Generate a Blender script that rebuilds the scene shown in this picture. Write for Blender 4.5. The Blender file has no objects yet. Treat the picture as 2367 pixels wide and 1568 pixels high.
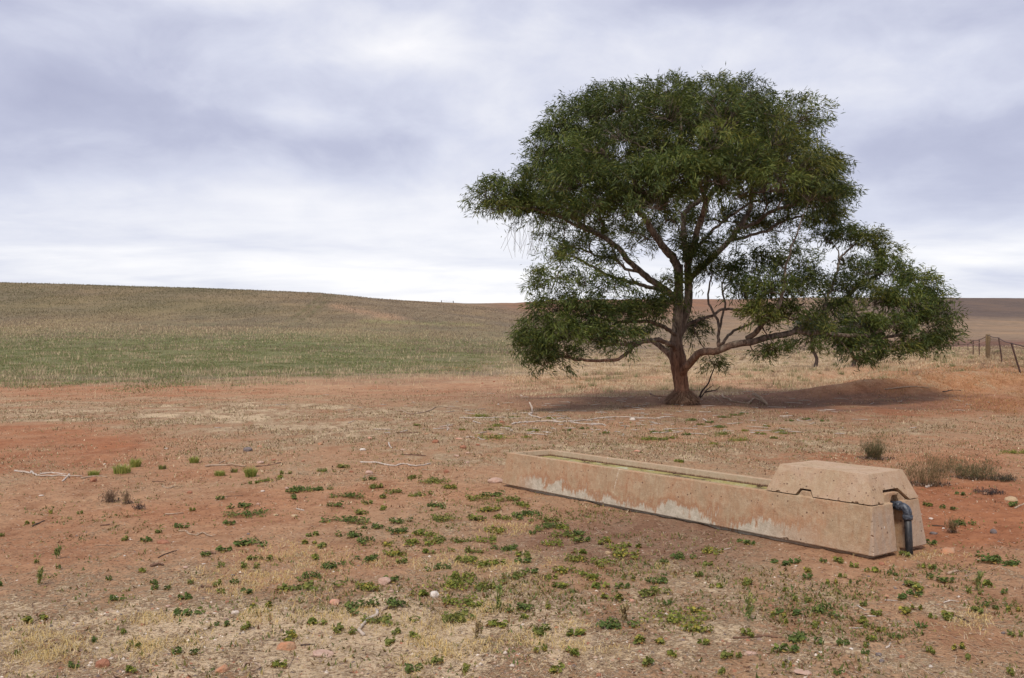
import bpy, bmesh, math, random
import numpy as np
from mathutils import Vector, Matrix

R = math.radians
random.seed(7)
rng = np.random.default_rng(7)
S = bpy.context.scene
COL = S.collection

# ------------------------------------------------------------------ camera, sky, sun, exposure
EYE = 1.6            # eye height of the photographer
FD, CX, CY = 2050.0, 1183.75, 825.9   # focal length and principal lines, in traced units (2367 wide)
cam = bpy.data.cameras.new('camera')
cam.sensor_width = 36.0
cam.lens = 36.0 * FD / 2367.5
cam.shift_y = 42.0 / 2367.5
cam.clip_end = 6000
cam_o = bpy.data.objects.new('camera', cam)
cam_o.location = (0, 0, EYE)
cam_o.rotation_euler = (R(90), 0, 0)
COL.objects.link(cam_o)
S.camera = cam_o

SUN_EL, SUN_AZ = 54.0, 200.0     # azimuth of the sun, clockwise from +Y (the view direction)
sd = bpy.data.lights.new('sun', 'SUN')
sd.energy = 1.5
sd.angle = R(11)
sd.color = (1.0, 0.93, 0.83)
so = bpy.data.objects.new('sun', sd)
to_sun = Vector((math.sin(R(SUN_AZ)) * math.cos(R(SUN_EL)), math.cos(R(SUN_AZ)) * math.cos(R(SUN_EL)), math.sin(R(SUN_EL))))
so.rotation_euler = to_sun.to_track_quat('Z', 'Y').to_euler()
so.location = (0, 0, 60)
COL.objects.link(so)

S.view_settings.view_transform = 'Standard'
S.view_settings.look = 'None'
S.view_settings.gamma = 1
S.view_settings.use_curve_mapping = False
S.view_settings.exposure = 0.86
S.cycles.max_bounces = 6
S.cycles.diffuse_bounces = 3
S.cycles.transparent_max_bounces = 4


class NT:
    """small helper to wire nodes"""
    def __init__(s, tree):
        s.t = tree

    def n(s, typ, **kw):
        nd = s.t.nodes.new(typ)
        for k, v in kw.items():
            setattr(nd, k, v)
        return nd

    def put(s, sock, v):
        if hasattr(v, 'is_output'):
            s.t.links.new(v, sock)
        elif v is not None:
            if sock.type == 'RGBA' and not hasattr(v, '__len__'):
                v = (v, v, v, 1)
            if sock.type == 'RGBA' and len(v) == 3:
                v = (*v, 1)
            sock.default_value = v

    def m(s, op, a, b=None, c=None, clamp=False):
        nd = s.n('ShaderNodeMath', operation=op, use_clamp=clamp)
        for i, v in enumerate((a, b, c)):
            if v is not None:
                s.put(nd.inputs[i], v)
        return nd.outputs[0]

    def vm(s, op, a, b=None):
        nd = s.n('ShaderNodeVectorMath', operation=op)
        s.put(nd.inputs[0], a)
        if b is not None:
            s.put(nd.inputs[1], b)
        return nd.outputs[0]

    def mix(s, f, a, b, mode='MIX'):
        nd = s.n('ShaderNodeMix', data_type='RGBA', blend_type=mode)
        s.put(nd.inputs[0], f)
        s.put(nd.inputs[6], a)
        s.put(nd.inputs[7], b)
        return nd.outputs[2]

    def noise(s, vec, scale, detail=4, rough=0.5, dist=0.0):
        nd = s.n('ShaderNodeTexNoise')
        s.put(nd.inputs['Vector'], vec)
        nd.inputs['Scale'].default_value = scale
        nd.inputs['Detail'].default_value = detail
        nd.inputs['Roughness'].default_value = rough
        nd.inputs['Distortion'].default_value = dist
        return nd.outputs['Fac']

    def vor(s, vec, scale, out='Distance', rnd=1.0):
        nd = s.n('ShaderNodeTexVoronoi')
        s.put(nd.inputs['Vector'], vec)
        nd.inputs['Scale'].default_value = scale
        nd.inputs['Randomness'].default_value = rnd
        return nd.outputs[out]

    def rng(s, v, a, b, c=0.0, d=1.0, smooth=True):
        nd = s.n('ShaderNodeMapRange', interpolation_type='SMOOTHSTEP' if smooth else 'LINEAR')
        for i, x in enumerate((v, a, b, c, d)):
            s.put(nd.inputs[i], x)
        return nd.outputs[0]

    def sep(s, v):
        nd = s.n('ShaderNodeSeparateXYZ')
        s.put(nd.inputs[0], v)
        return nd.outputs

    def comb(s, x, y, z):
        nd = s.n('ShaderNodeCombineXYZ')
        for i, v in enumerate((x, y, z)):
            s.put(nd.inputs[i], v)
        return nd.outputs[0]


W = bpy.data.worlds.new('World')
S.world = W
W.use_nodes = True
W.cycles.sampling_method = 'MANUAL'
W.cycles.sample_map_resolution = 1024
t = NT(W.node_tree)
W.node_tree.nodes.clear()
sky = t.n('ShaderNodeTexSky', sky_type='NISHITA', sun_disc=False, sun_elevation=R(SUN_EL), sun_rotation=R(SUN_AZ))
bg1 = t.n('ShaderNodeBackground')
t.put(bg1.inputs[0], sky.outputs[0])
bg1.inputs[1].default_value = 0.08
d = t.n('ShaderNodeTexCoord').outputs['Generated']
dx, dy, dz = t.sep(d)
el = t.m('ARCSINE', dz)
az = t.m('ARCTAN2', dx, dy)
den = t.m('ADD', t.m('MAXIMUM', dz, 0.0), 0.10)
pl = t.comb(t.m('DIVIDE', dx, den), t.m('DIVIDE', dy, den), 0.0)
warp = t.noise(pl, 0.55, 4, 0.55)
warp2 = t.noise(t.vm('ADD', pl, (7.3, 2.1, 0)), 0.5, 4, 0.55)
dome = t.vm('MULTIPLY', d, (1.0, 1.0, 1.9))
n1 = t.mix(t.rng(el, 0.05, 0.2), t.noise(pl, 0.75, 6, 0.55, 0.3), t.noise(dome, 4.2, 6, 0.52, 0.25))
n2 = t.mix(t.rng(el, 0.08, 0.24), t.noise(t.vm('MULTIPLY', pl, (1.0, 1.7, 1)), 1.2, 7, 0.62, 0.4), t.noise(t.vm('ADD', dome, (3, 1, 5)), 9.0, 6, 0.55, 0.3))
azw = t.m('ADD', az, t.m('MULTIPLY', t.m('SUBTRACT', warp, 0.5), 0.35))
elw = t.m('ADD', el, t.m('MULTIPLY', t.m('SUBTRACT', warp2, 0.5), 0.12))


def bank(px, py, rx, ry, e=1.6):
    """a soft bank of cloud at a direction in the sky"""
    a0, e0 = (px - CX) / FD, (CY - py) / FD
    da = t.m('POWER', t.m('ABSOLUTE', t.m('DIVIDE', t.m('SUBTRACT', azw, a0), rx / FD)), 2.0)
    de = t.m('POWER', t.m('ABSOLUTE', t.m('DIVIDE', t.m('SUBTRACT', elw, e0), ry / FD)), 2.0)
    return t.m('EXPONENT', t.m('MULTIPLY', t.m('ADD', da, de), -e))


dark = None
for (px, py, rx, ry, amp) in [(330, 300, 440, 135, 0.95), (60, 60, 260, 330, 0.55), (700, 345, 260, 60, 0.5), (1700, 40, 420, 60, 0.7),
                              (2300, 120, 300, 110, 0.6), (2200, 430, 330, 110, 0.85), (1150, 60, 130, 70, 0.35)]:
    b = t.m('MULTIPLY', bank(px, py, rx, ry), amp)
    dark = b if dark is None else t.m('MAXIMUM', dark, b)
light = None
for (px, py, rx, ry, amp) in [(690, 270, 110, 50, 0.7), (950, 130, 330, 90, 0.6), (500, 50, 200, 60, 0.45), (2100, 200, 240, 50, 0.5),
                              (900, 500, 900, 90, 0.85), (1000, 640, 1000, 80, 0.85), (2250, 620, 260, 45, 0.7)]:
    b = t.m('MULTIPLY', bank(px, py, rx, ry), amp)
    light = b if light is None else t.m('MAXIMUM', light, b)
cl = t.m('ADD', 0.56, t.m('MULTIPLY', t.m('SUBTRACT', n1, 0.5), 0.55))
cl = t.m('ADD', cl, t.m('MULTIPLY', t.m('SUBTRACT', n2, 0.5), 0.72))
cl = t.m('SUBTRACT', cl, t.m('MULTIPLY', dark, 0.42))
cl = t.m('ADD', cl, t.m('MULTIPLY', light, 0.34))
cl = t.m('ADD', cl, t.m('MULTIPLY', t.rng(el, 0.02, 0.20, 1.0, 0.0), 0.17), clamp=True)
ramp = t.n('ShaderNodeValToRGB')
cr = ramp.color_ramp
cr.elements[0].position, cr.elements[0].color = 0.0, (0.275, 0.285, 0.385, 1)
cr.elements[1].position, cr.elements[1].color = 1.0, (0.665, 0.655, 0.665, 1)
for p, c in ((0.3, (0.345, 0.357, 0.455)), (0.55, (0.450, 0.463, 0.545)), (0.8, (0.570, 0.572, 0.612))):
    e = cr.elements.new(p)
    e.color = (*c, 1)
t.put(ramp.inputs[0], cl)
bg2 = t.n('ShaderNodeBackground')
t.put(bg2.inputs[0], ramp.outputs[0])
bg2.inputs[1].default_value = 0.87
mx = t.n('ShaderNodeMixShader')
mx.inputs[0].default_value = 0.93
W.node_tree.links.new(bg1.outputs[0], mx.inputs[1])
W.node_tree.links.new(bg2.outputs[0], mx.inputs[2])
wo = t.n('ShaderNodeOutputWorld')
W.node_tree.links.new(mx.outputs[0], wo.inputs[0])


# ------------------------------------------------------------------ numpy noise and terrain
_tab = rng.random((256, 256))


def vnoise(x, y):
    xi, yi = np.floor(x).astype(int), np.floor(y).astype(int)
    fx, fy = x - xi, y - yi
    fx, fy = fx * fx * (3 - 2 * fx), fy * fy * (3 - 2 * fy)
    a, b = _tab[xi & 255, yi & 255], _tab[(xi + 1) & 255, yi & 255]
    c, e = _tab[xi & 255, (yi + 1) & 255], _tab[(xi + 1) & 255, (yi + 1) & 255]
    return (a * (1 - fx) + b * fx) * (1 - fy) + (c * (1 - fx) + e * fx) * fy


def fbm(x, y, s, o=4, seed=0):
    v, a, tot = 0, 1.0, 0
    x, y = x / s + seed * 17.3, y / s + seed * 9.1
    for i in range(o):
        v = v + a * vnoise(x, y)
        tot += a
        x, y, a = x * 2.03 + 5.7, y * 2.03 + 1.3, a * 0.5
    return v / tot


RL = np.array([20, 26, 30, 34, 38, 45, 55, 65, 80, 100, 130, 180, 260, 400, 650, 1000.])
TC = {-400: [990, 952, 935, 922, 912, 898, 876, 855, 826, 797, 763, 708, 636, 690, 760, 790],
      0: [990, 952, 935, 922, 912, 898, 876, 856, 828, 800, 768, 715, 645, 700, 760, 790],
      350: [990, 952, 935, 922, 912, 898, 876, 857, 831, 805, 776, 728, 657, 705, 760, 790],
      750: [990, 952, 935, 922, 912, 898, 877, 859, 835, 810, 783, 740, 672, 705, 750, 780],
      1000: [990, 952, 935, 922, 912, 898, 877, 860, 838, 814, 790, 752, 705, 691, 720, 750],
      1180: [990, 952, 935, 922, 911, 897, 877, 861, 840, 818, 797, 765, 727, 704, 697, 720],
      1350: [990, 952, 935, 921, 909, 892, 871, 856, 838, 820, 802, 775, 742, 712, 692, 710],
      1600: [990, 952, 935, 919, 906, 888, 868, 853, 836, 820, 803, 778, 745, 714, 690, 710],
      1900: [990, 952, 934, 915, 899, 879, 858, 845, 833, 820, 806, 784, 752, 716, 688, 705],
      2150: [990, 950, 925, 896, 872, 846, 832, 826, 818, 810, 800, 784, 755, 720, 687, 705],
      2350: [989, 948, 915, 880, 853, 832, 823, 819, 813, 807, 797, 783, 758, 725, 690, 705],
      2800: [988, 946, 910, 872, 846, 826, 818, 814, 809, 803, 795, 780, 756, 722, 694, 705]}
_U = np.linspace(-400, 2800, 161)
_L = np.linspace(math.log(10), math.log(1000), 240)
_keys = sorted(TC)
_T = np.zeros((len(_U), len(_L)))
_cols = []
for k in _keys:
    rr = np.concatenate(([5, 12], RL))
    zz = np.concatenate(([0, 0], EYE - (np.array(TC[k], float) - CY) * RL / FD))
    zz[2] = 0
    _cols.append(np.interp(np.exp(_L), rr, zz))
_cols = np.array(_cols)
for j in range(len(_L)):
    _T[:, j] = np.interp(_U, _keys, _cols[:, j])


def _smooth(a, n, axis):
    k = np.ones(n) / n
    pad = [(0, 0), (0, 0)]
    pad[axis] = (n // 2, n // 2)
    b = np.pad(a, pad, mode='edge')
    return np.apply_along_axis(lambda v: np.convolve(v, k, 'valid'), axis, b)


for _ in range(2):
    _T = _smooth(_T, 9, 0)
    _T = _smooth(_T, 7, 1)


def base_z(x, y):
    x, y = np.asarray(x, float), np.asarray(y, float)
    yy = np.maximum(y, 10.0)
    u = CX + FD * x / np.maximum(y, 18.0)
    ui = np.clip((u + 400) / 3200 * 160, 0, 159.999)
    li = np.clip((np.log(yy) - _L[0]) / (_L[-1] - _L[0]) * 239, 0, 238.999)
    a, b = ui.astype(int), li.astype(int)
    fa, fb = ui - a, li - b
    return (_T[a, b] * (1 - fa) + _T[a + 1, b] * fa) * (1 - fb) + (_T[a, b + 1] * (1 - fa) + _T[a + 1, b + 1] * fa) * fb


def px(x, y, z):
    yy = np.maximum(y, 0.5)
    return CX + FD * x / yy, CY - FD * (z - EYE) / yy


def ground_z(x, y):
    x, y = np.asarray(x, float), np.asarray(y, float)
    z = base_z(x, y)
    near = np.clip((70 - y) / 50, 0, 1)
    z = z + near * (0.10 * (fbm(x, y, 5.0, 2, 1) - 0.5) + 0.045 * (fbm(x, y, 0.9, 3, 2) - 0.5) + 0.032 * np.clip((16 - y) / 6, 0, 1) * (fbm(x, y, 0.16, 2, 3) - 0.5))
    z = z + np.clip((y - 35) / 60, 0, 1) * 0.5 * (fbm(x, y, 14.0, 3, 4) - 0.5) + np.clip((y - 150) / 300, 0, 1) * 3.0 * (fbm(x, y, 90.0, 3, 5) - 0.5)
    z = z + 0.30 * np.exp(-(((x - 18) / 8.0) ** 2 + ((y - 33) / 6.0) ** 2)) * (fbm(x, y * 1.6, 3.0, 3, 37) - 0.4)
    z = z + 0.42 * np.exp(-((y - (33.0 - 0.10 * (x - 12))) / 1.3) ** 2) * np.clip((x - 9) / 4, 0, 1) * np.clip((26 - x) / 6, 0, 1) * (0.6 + 0.8 * fbm(x, y, 2.5, 2, 41))
    # mound of trodden soil round the tree, and the eroded gully bank beyond it
    z = z + 0.16 * np.exp(-(((x - 4.5) / 8.0) ** 2 + ((y - 31.5) / 2.2) ** 2))
    uu = (x - 19.0) * 0.6 + (y - 50) * 0.8
    vv = -(x - 19.0) * 0.8 + (y - 50) * 0.6
    z = z - 0.8 * np.exp(-((uu / 5.0) ** 2 + (vv / 1.4) ** 2))
    return z


_ray = np.exp(np.linspace(math.log(3.2), math.log(420), 5000))


def at(xd, yd, lift=0.0):
    """point of the ground seen at a traced position"""
    x = (xd - CX) / FD * _ray
    z = EYE - (yd - CY) / FD * _ray
    df = z - ground_z(x, _ray)
    i = int(np.argmax(df <= 0))
    if df[i] > 0:
        i = len(_ray) - 1
    return Vector((x[i], _ray[i], float(ground_z(x[i], _ray[i])) + lift))


def P(xd, yd, D):
    return Vector(((xd - CX) * D / FD, D, EYE - (yd - CY) * D / FD))


# ------------------------------------------------------------------ object helpers
def mesh_np(name, verts, faces, mat, parent=None, smooth=False, attrs=None):
    """faces: (n,k) int array"""
    verts = np.asarray(verts, np.float32)
    faces = np.asarray(faces, np.int32)
    me = bpy.data.meshes.new(name)
    n, k = faces.shape
    me.vertices.add(len(verts))
    me.vertices.foreach_set('co', verts.ravel())
    me.loops.add(n * k)
    me.loops.foreach_set('vertex_index', faces.ravel())
    me.polygons.add(n)
    me.polygons.foreach_set('loop_start', np.arange(0, n * k, k, dtype=np.int32))
    me.polygons.foreach_set('use_smooth', np.full(n, smooth))
    me.update(calc_edges=True)
    if attrs:
        for an, arr in attrs.items():
            if arr.ndim == 2:
                a = me.attributes.new(an, 'FLOAT_COLOR', 'POINT')
                c = np.ones((len(verts), 4), np.float32)
                c[:, :3] = arr
                a.data.foreach_set('color', c.ravel())
            else:
                a = me.attributes.new(an, 'FLOAT', 'POINT')
                a.data.foreach_set('value', arr.astype(np.float32))
    me.materials.append(mat)
    o = bpy.data.objects.new(name, me)
    COL.objects.link(o)
    if parent:
        o.parent = parent
    return o


def bm_obj(name, bm, mat, parent=None, smooth=False):
    me = bpy.data.meshes.new(name)
    bm.normal_update()
    bm.to_mesh(me)
    bm.free()
    if smooth:
        for p in me.polygons:
            p.use_smooth = True
    me.materials.append(mat)
    o = bpy.data.objects.new(name, me)
    COL.objects.link(o)
    if parent:
        o.parent = parent
    return o


def tag(o, label=None, cat=None, group=None, kind=None):
    if label:
        o['label'] = label
    if cat:
        o['category'] = cat
    if group:
        o['group'] = group
    if kind:
        o['kind'] = kind
    return o


def empty(name, loc, label, cat, group=None, rz=0):
    o = bpy.data.objects.new(name, None)
    o.location = loc
    o.rotation_euler = (0, 0, rz)
    COL.objects.link(o)
    return tag(o, label, cat, group)


def catmull(pts, step):
    pts = [np.array(p, float) for p in pts]
    if len(pts) == 2:
        n = max(2, int(np.linalg.norm(pts[1] - pts[0]) / step) + 1)
        return np.array([pts[0] + (pts[1] - pts[0]) * i / n for i in range(n + 1)])
    out = []
    q = [2 * pts[0] - pts[1]] + pts + [2 * pts[-1] - pts[-2]]
    for i in range(1, len(q) - 2):
        p0, p1, p2, p3 = q[i - 1:i + 3]
        n = max(1, int(np.linalg.norm(p2 - p1) / step))
        for j in range(n):
            s = j / n
            out.append(0.5 * (2 * p1 + (p2 - p0) * s + (2 * p0 - 5 * p1 + 4 * p2 - p3) * s * s + (3 * p1 - p0 - 3 * p2 + p3) * s ** 3))
    out.append(pts[-1])
    return np.array(out)


def tube_np(path, rad, sides=8, rough=0.0, seed=0):
    """vertices and quads of a tube along a path (n,3) with radii (n,)"""
    path = np.asarray(path, float)
    n = len(path)
    rad = np.broadcast_to(np.asarray(rad, float), (n,))
    tg = np.gradient(path, axis=0)
    tg /= np.linalg.norm(tg, axis=1)[:, None] + 1e-9
    ref = np.array([0.31, 0.17, 0.93])
    if abs(tg.mean(0) @ ref) > 0.85:
        ref = np.array([0.9, 0.4, 0.1])
    a = np.cross(tg, ref)
    a /= np.linalg.norm(a, axis=1)[:, None] + 1e-9
    b = np.cross(tg, a)
    th = np.linspace(0, 2 * np.pi, sides, endpoint=False)
    r = np.repeat(rad[:, None], sides, 1)
    if rough:
        rg = np.random.default_rng(seed)
        r = r * (1 + rough * (rg.random((1, sides)) - 0.5) + rough * 0.7 * (rg.random((n, sides)) - 0.5))
    v = path[:, None, :] + r[..., None] * (np.cos(th)[None, :, None] * a[:, None, :] + np.sin(th)[None, :, None] * b[:, None, :])
    i = np.arange(n - 1)[:, None] * sides
    j = np.arange(sides)[None, :]
    j2 = (j + 1) % sides
    f = np.stack([i + j, i + j2, i + sides + j2, i + sides + j], -1).reshape(-1, 4)
    v = v.reshape(-1, 3)
    # caps
    c0, c1 = len(v), len(v) + 1
    v = np.vstack([v, path[0] - tg[0] * rad[0] * 0.3, path[-1] + tg[-1] * rad[-1] * 0.3])
    jj = np.arange(sides)
    e0 = np.stack([np.full(sides, c0), (jj + 1) % sides, jj, jj], -1)
    base = (n - 1) * sides
    e1 = np.stack([np.full(sides, c1), base + jj, base + (jj + 1) % sides, base + (jj + 1) % sides], -1)
    return v, f, np.vstack([e0, e1])[:, :3]


def tubes_obj(name, items, mat, parent=None, smooth=True):
    """one mesh out of several tubes (path, radii, sides, rough)"""
    bm_v, tri = [], []
    off = 0
    for k, it in enumerate(items):
        v, f, c = tube_np(it[0], it[1], it[2], it[3] if len(it) > 3 else 0.0, k + 11)
        bm_v.append(v)
        tri += [f[:, [0, 1, 2]] + off, f[:, [0, 2, 3]] + off, c + off]
        off += len(v)
    return mesh_np(name, np.vstack(bm_v), np.vstack(tri), mat, parent, smooth)


def blades(name, base, h, w, lean_dir, lean, color, mat, parent=None, segs=1):
    """grass-like blades; base (n,3); h,w,(n,); lean_dir angle (n,); lean 0..1.4"""
    n = len(base)
    ld = np.stack([np.cos(lean_dir), np.sin(lean_dir), np.zeros(n)], -1)
    side_a = lean_dir + np.pi / 2 + rng.normal(0, 0.5, n)
    sd_ = np.stack([np.cos(side_a), np.sin(side_a), np.zeros(n)], -1) * (w[:, None] * 0.5)
    tip = base + ld * (h * np.sin(lean))[:, None] + np.array([0, 0, 1]) * (h * np.cos(lean))[:, None]
    if segs == 1:
        v = np.stack([base - sd_, base + sd_, tip], 1).reshape(-1, 3)
        f = np.arange(3 * n).reshape(-1, 3)
        c = np.repeat(color, 3, 0)
    else:
        mid = base + ld * (h * 0.5 * np.sin(lean * 0.5))[:, None] + np.array([0, 0, 1]) * (h * 0.55 * np.cos(lean * 0.5))[:, None]
        v = np.stack([base - sd_ * 0.8, base + sd_ * 0.8, mid - sd_ * 0.7, mid + sd_ * 0.7, tip], 1).reshape(-1, 3)
        o = np.arange(n)[:, None, None] * 5
        f = (o + np.array([[0, 1, 3], [0, 3, 2], [2, 3, 4]])[None]).reshape(-1, 3)
        c = np.repeat(color, 5, 0)
    return mesh_np(name, v, f, mat, parent, False, {'Col': c})


# ------------------------------------------------------------------ materials
def new_mat(name):
    m = bpy.data.materials.new(name)
    m.use_nodes = True
    m.node_tree.nodes.clear()
    tt = NT(m.node_tree)
    out = tt.n('ShaderNodeOutputMaterial')
    bs = tt.n('ShaderNodeBsdfPrincipled')
    m.node_tree.links.new(bs.outputs[0], out.inputs[0])
    return m, tt, bs, out


def bump(tt, bs, h, strength, dist):
    b = tt.n('ShaderNodeBump')
    b.inputs['Strength'].default_value = strength
    b.inputs['Distance'].default_value = dist
    tt.put(b.inputs['Height'], h)
    tt.m_link = tt.t.links.new(b.outputs[0], bs.inputs['Normal'])


def blade_mat(name, rough=0.75, trans=0.25, spec=0.2):
    m, tt, bs, out = new_mat(name)
    a = tt.n('ShaderNodeAttribute', attribute_name='Col')
    tt.put(bs.inputs['Base Color'], a.outputs['Color'])
    bs.inputs['Roughness'].default_value = rough
    bs.inputs['Specular IOR Level'].default_value = spec
    if trans:
        tr = tt.n('ShaderNodeBsdfTranslucent')
        tt.put(tr.inputs[0], a.outputs['Color'])
        ms = tt.n('ShaderNodeMixShader')
        ms.inputs[0].default_value = trans
        tt.t.links.new(bs.outputs[0], ms.inputs[1])
        tt.t.links.new(tr.outputs[0], ms.inputs[2])
        tt.t.links.new(ms.outputs[0], out.inputs[0])
    return m


M_GRASS = blade_mat('dry_grass_blades')
M_LEAF = blade_mat('gum_leaves', 0.5, 0.25, 0.25)
M_WEED = blade_mat('weed_leaves', 0.7, 0.25, 0.15)
M_PEB = blade_mat('loose_pebbles', 0.85, 0.0, 0.2)


def wood_mat(name, c1, c2, c3, scale=30, rough=0.85):
    m, tt, bs, out = new_mat(name)
    tc = tt.n('ShaderNodeTexCoord').outputs['Object']
    a = tt.noise(tt.vm('MULTIPLY', tc, (1, 1, 0.6)), scale, 5, 0.65, 0.4)
    b = tt.noise(tc, scale * 0.15, 3, 0.5)
    c = tt.mix(tt.rng(a, 0.35, 0.68), c1, c2)
    c = tt.mix(tt.rng(b, 0.45, 0.65, 0, 0.75), c, c3)
    tt.put(bs.inputs['Base Color'], c)
    bs.inputs['Roughness'].default_value = rough
    bs.inputs['Specular IOR Level'].default_value = 0.2
    bump(tt, bs, a, 0.6, 0.02)
    return m


M_WHITEW = wood_mat('bleached_wood', (0.56, 0.49, 0.43), (0.40, 0.32, 0.26), (0.48, 0.38, 0.30), 40)
M_TANW = wood_mat('tan_wood', (0.44, 0.33, 0.24), (0.28, 0.18, 0.12), (0.36, 0.25, 0.17), 40)
M_BROWNW = wood_mat('brown_wood', (0.20, 0.11, 0.07), (0.10, 0.06, 0.045), (0.17, 0.10, 0.07), 40)
M_DARKW = wood_mat('dark_wood', (0.075, 0.05, 0.04), (0.04, 0.03, 0.026), (0.10, 0.065, 0.05), 40)
M_FLARE = wood_mat('matted_shed_bark', (0.34, 0.21, 0.14), (0.20, 0.115, 0.075), (0.27, 0.16, 0.11), 16)
M_POSTW = wood_mat('weathered_post_wood', (0.22, 0.15, 0.08), (0.12, 0.08, 0.05), (0.25, 0.18, 0.09), 14)


def rust_mat():
    m, tt, bs, out = new_mat('rusty_iron')
    tc = tt.n('ShaderNodeTexCoord').outputs['Object']
    a = tt.noise(tc, 18, 5, 0.6)
    tt.put(bs.inputs['Base Color'], tt.mix(tt.rng(a, 0.4, 0.65), (0.055, 0.03, 0.024), (0.10, 0.045, 0.028)))
    bs.inputs['Roughness'].default_value = 0.8
    return m


M_RUST = rust_mat()


def bark_mat():
    m, tt, bs, out = new_mat('gum_bark')
    tc = tt.n('ShaderNodeTexCoord').outputs['Object']
    x, y, z = tt.sep(tc)
    st = tt.noise(tt.vm('MULTIPLY', tc, (1, 1, 0.16)), 11, 6, 0.65, 0.6)
    fine = tt.noise(tt.vm('MULTIPLY', tc, (1, 1, 0.3)), 40, 5, 0.7)
    big = tt.noise(tt.vm('MULTIPLY', tc, (1, 1, 0.35)), 2.2, 4, 0.6, 0.8)
    upper = tt.mix(tt.rng(st, 0.38, 0.62), (0.070, 0.050, 0.038), (0.215, 0.160, 0.122))
    upper = tt.mix(tt.rng(big, 0.53, 0.66, 0, 0.8), upper, (0.37, 0.30, 0.225))
    upper = tt.mix(tt.rng(big, 0.28, 0.42, 0.7, 0), upper, (0.11, 0.10, 0.07))
    low = tt.mix(tt.rng(st, 0.35, 0.65), (0.12, 0.055, 0.034), (0.32, 0.165, 0.100))
    f = tt.rng(tt.m('ADD', z, tt.m('MULTIPLY', tt.m('SUBTRACT', big, 0.5), 1.6)), 0.9, 2.4)
    c = tt.mix(f, low, upper)
    c = tt.mix(tt.rng(fine, 0.3, 0.5, 0.5, 0), c, (0.05, 0.03, 0.022))
    tt.put(bs.inputs['Base Color'], c)
    bs.inputs['Roughness'].default_value = 0.85
    bs.inputs['Specular IOR Level'].default_value = 0.2
    bump(tt, bs, tt.m('ADD', st, tt.m('MULTIPLY', fine, 0.4)), 0.9, 0.05)
    return m


M_BARK = bark_mat()


def rock_mat(name, c1, c2):
    m, tt, bs, out = new_mat(name)
    tc = tt.n('ShaderNodeTexCoord').outputs['Object']
    a = tt.noise(tc, 22, 5, 0.65)
    b = tt.noise(tc, 90, 3, 0.6)
    c = tt.mix(tt.rng(a, 0.35, 0.65), c1, c2)
    c = tt.mix(tt.rng(b, 0.55, 0.75, 0, 0.5), c, tuple(v * 0.55 for v in c1))
    tt.put(bs.inputs['Base Color'], c)
    bs.inputs['Roughness'].default_value = 0.88
    bump(tt, bs, tt.m('ADD', a, b), 0.5, 0.02)
    return m


ROCKM = {'red': rock_mat('red_stone', (0.27, 0.105, 0.055), (0.36, 0.16, 0.09)),
         'orange': rock_mat('orange_stone', (0.47, 0.21, 0.11), (0.40, 0.24, 0.14)),
         'salmon': rock_mat('salmon_stone', (0.56, 0.26, 0.17), (0.50, 0.30, 0.21)),
         'pink': rock_mat('pink_stone', (0.44, 0.27, 0.20), (0.50, 0.34, 0.26)),
         'pale': rock_mat('pale_stone', (0.52, 0.42, 0.35), (0.60, 0.50, 0.42)),
         'white': rock_mat('white_stone', (0.66, 0.60, 0.53), (0.52, 0.43, 0.36)),
         'tan': rock_mat('tan_stone', (0.42, 0.29, 0.17), (0.48, 0.34, 0.20)),
         'grey': rock_mat('dark_grey_stone', (0.13, 0.105, 0.10), (0.20, 0.16, 0.15))}

# ------------------------------------------------------------------ the ground: what grows and lies where
def soft(xd, yd, cx, cy, rx, ry, p=1.3):
    return np.exp(-(((xd - cx) / rx) ** 2 + ((yd - cy) / ry) ** 2) * p)


def zone(xd, yd, lst, base):
    v = np.full(np.shape(xd), base, float)
    for (cx, cy, rx, ry, tgt) in lst:
        s = np.clip(soft(xd, yd, cx, cy, rx, ry) * 1.35, 0, 1)
        v = v * (1 - s) + tgt * s
    return v


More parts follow.
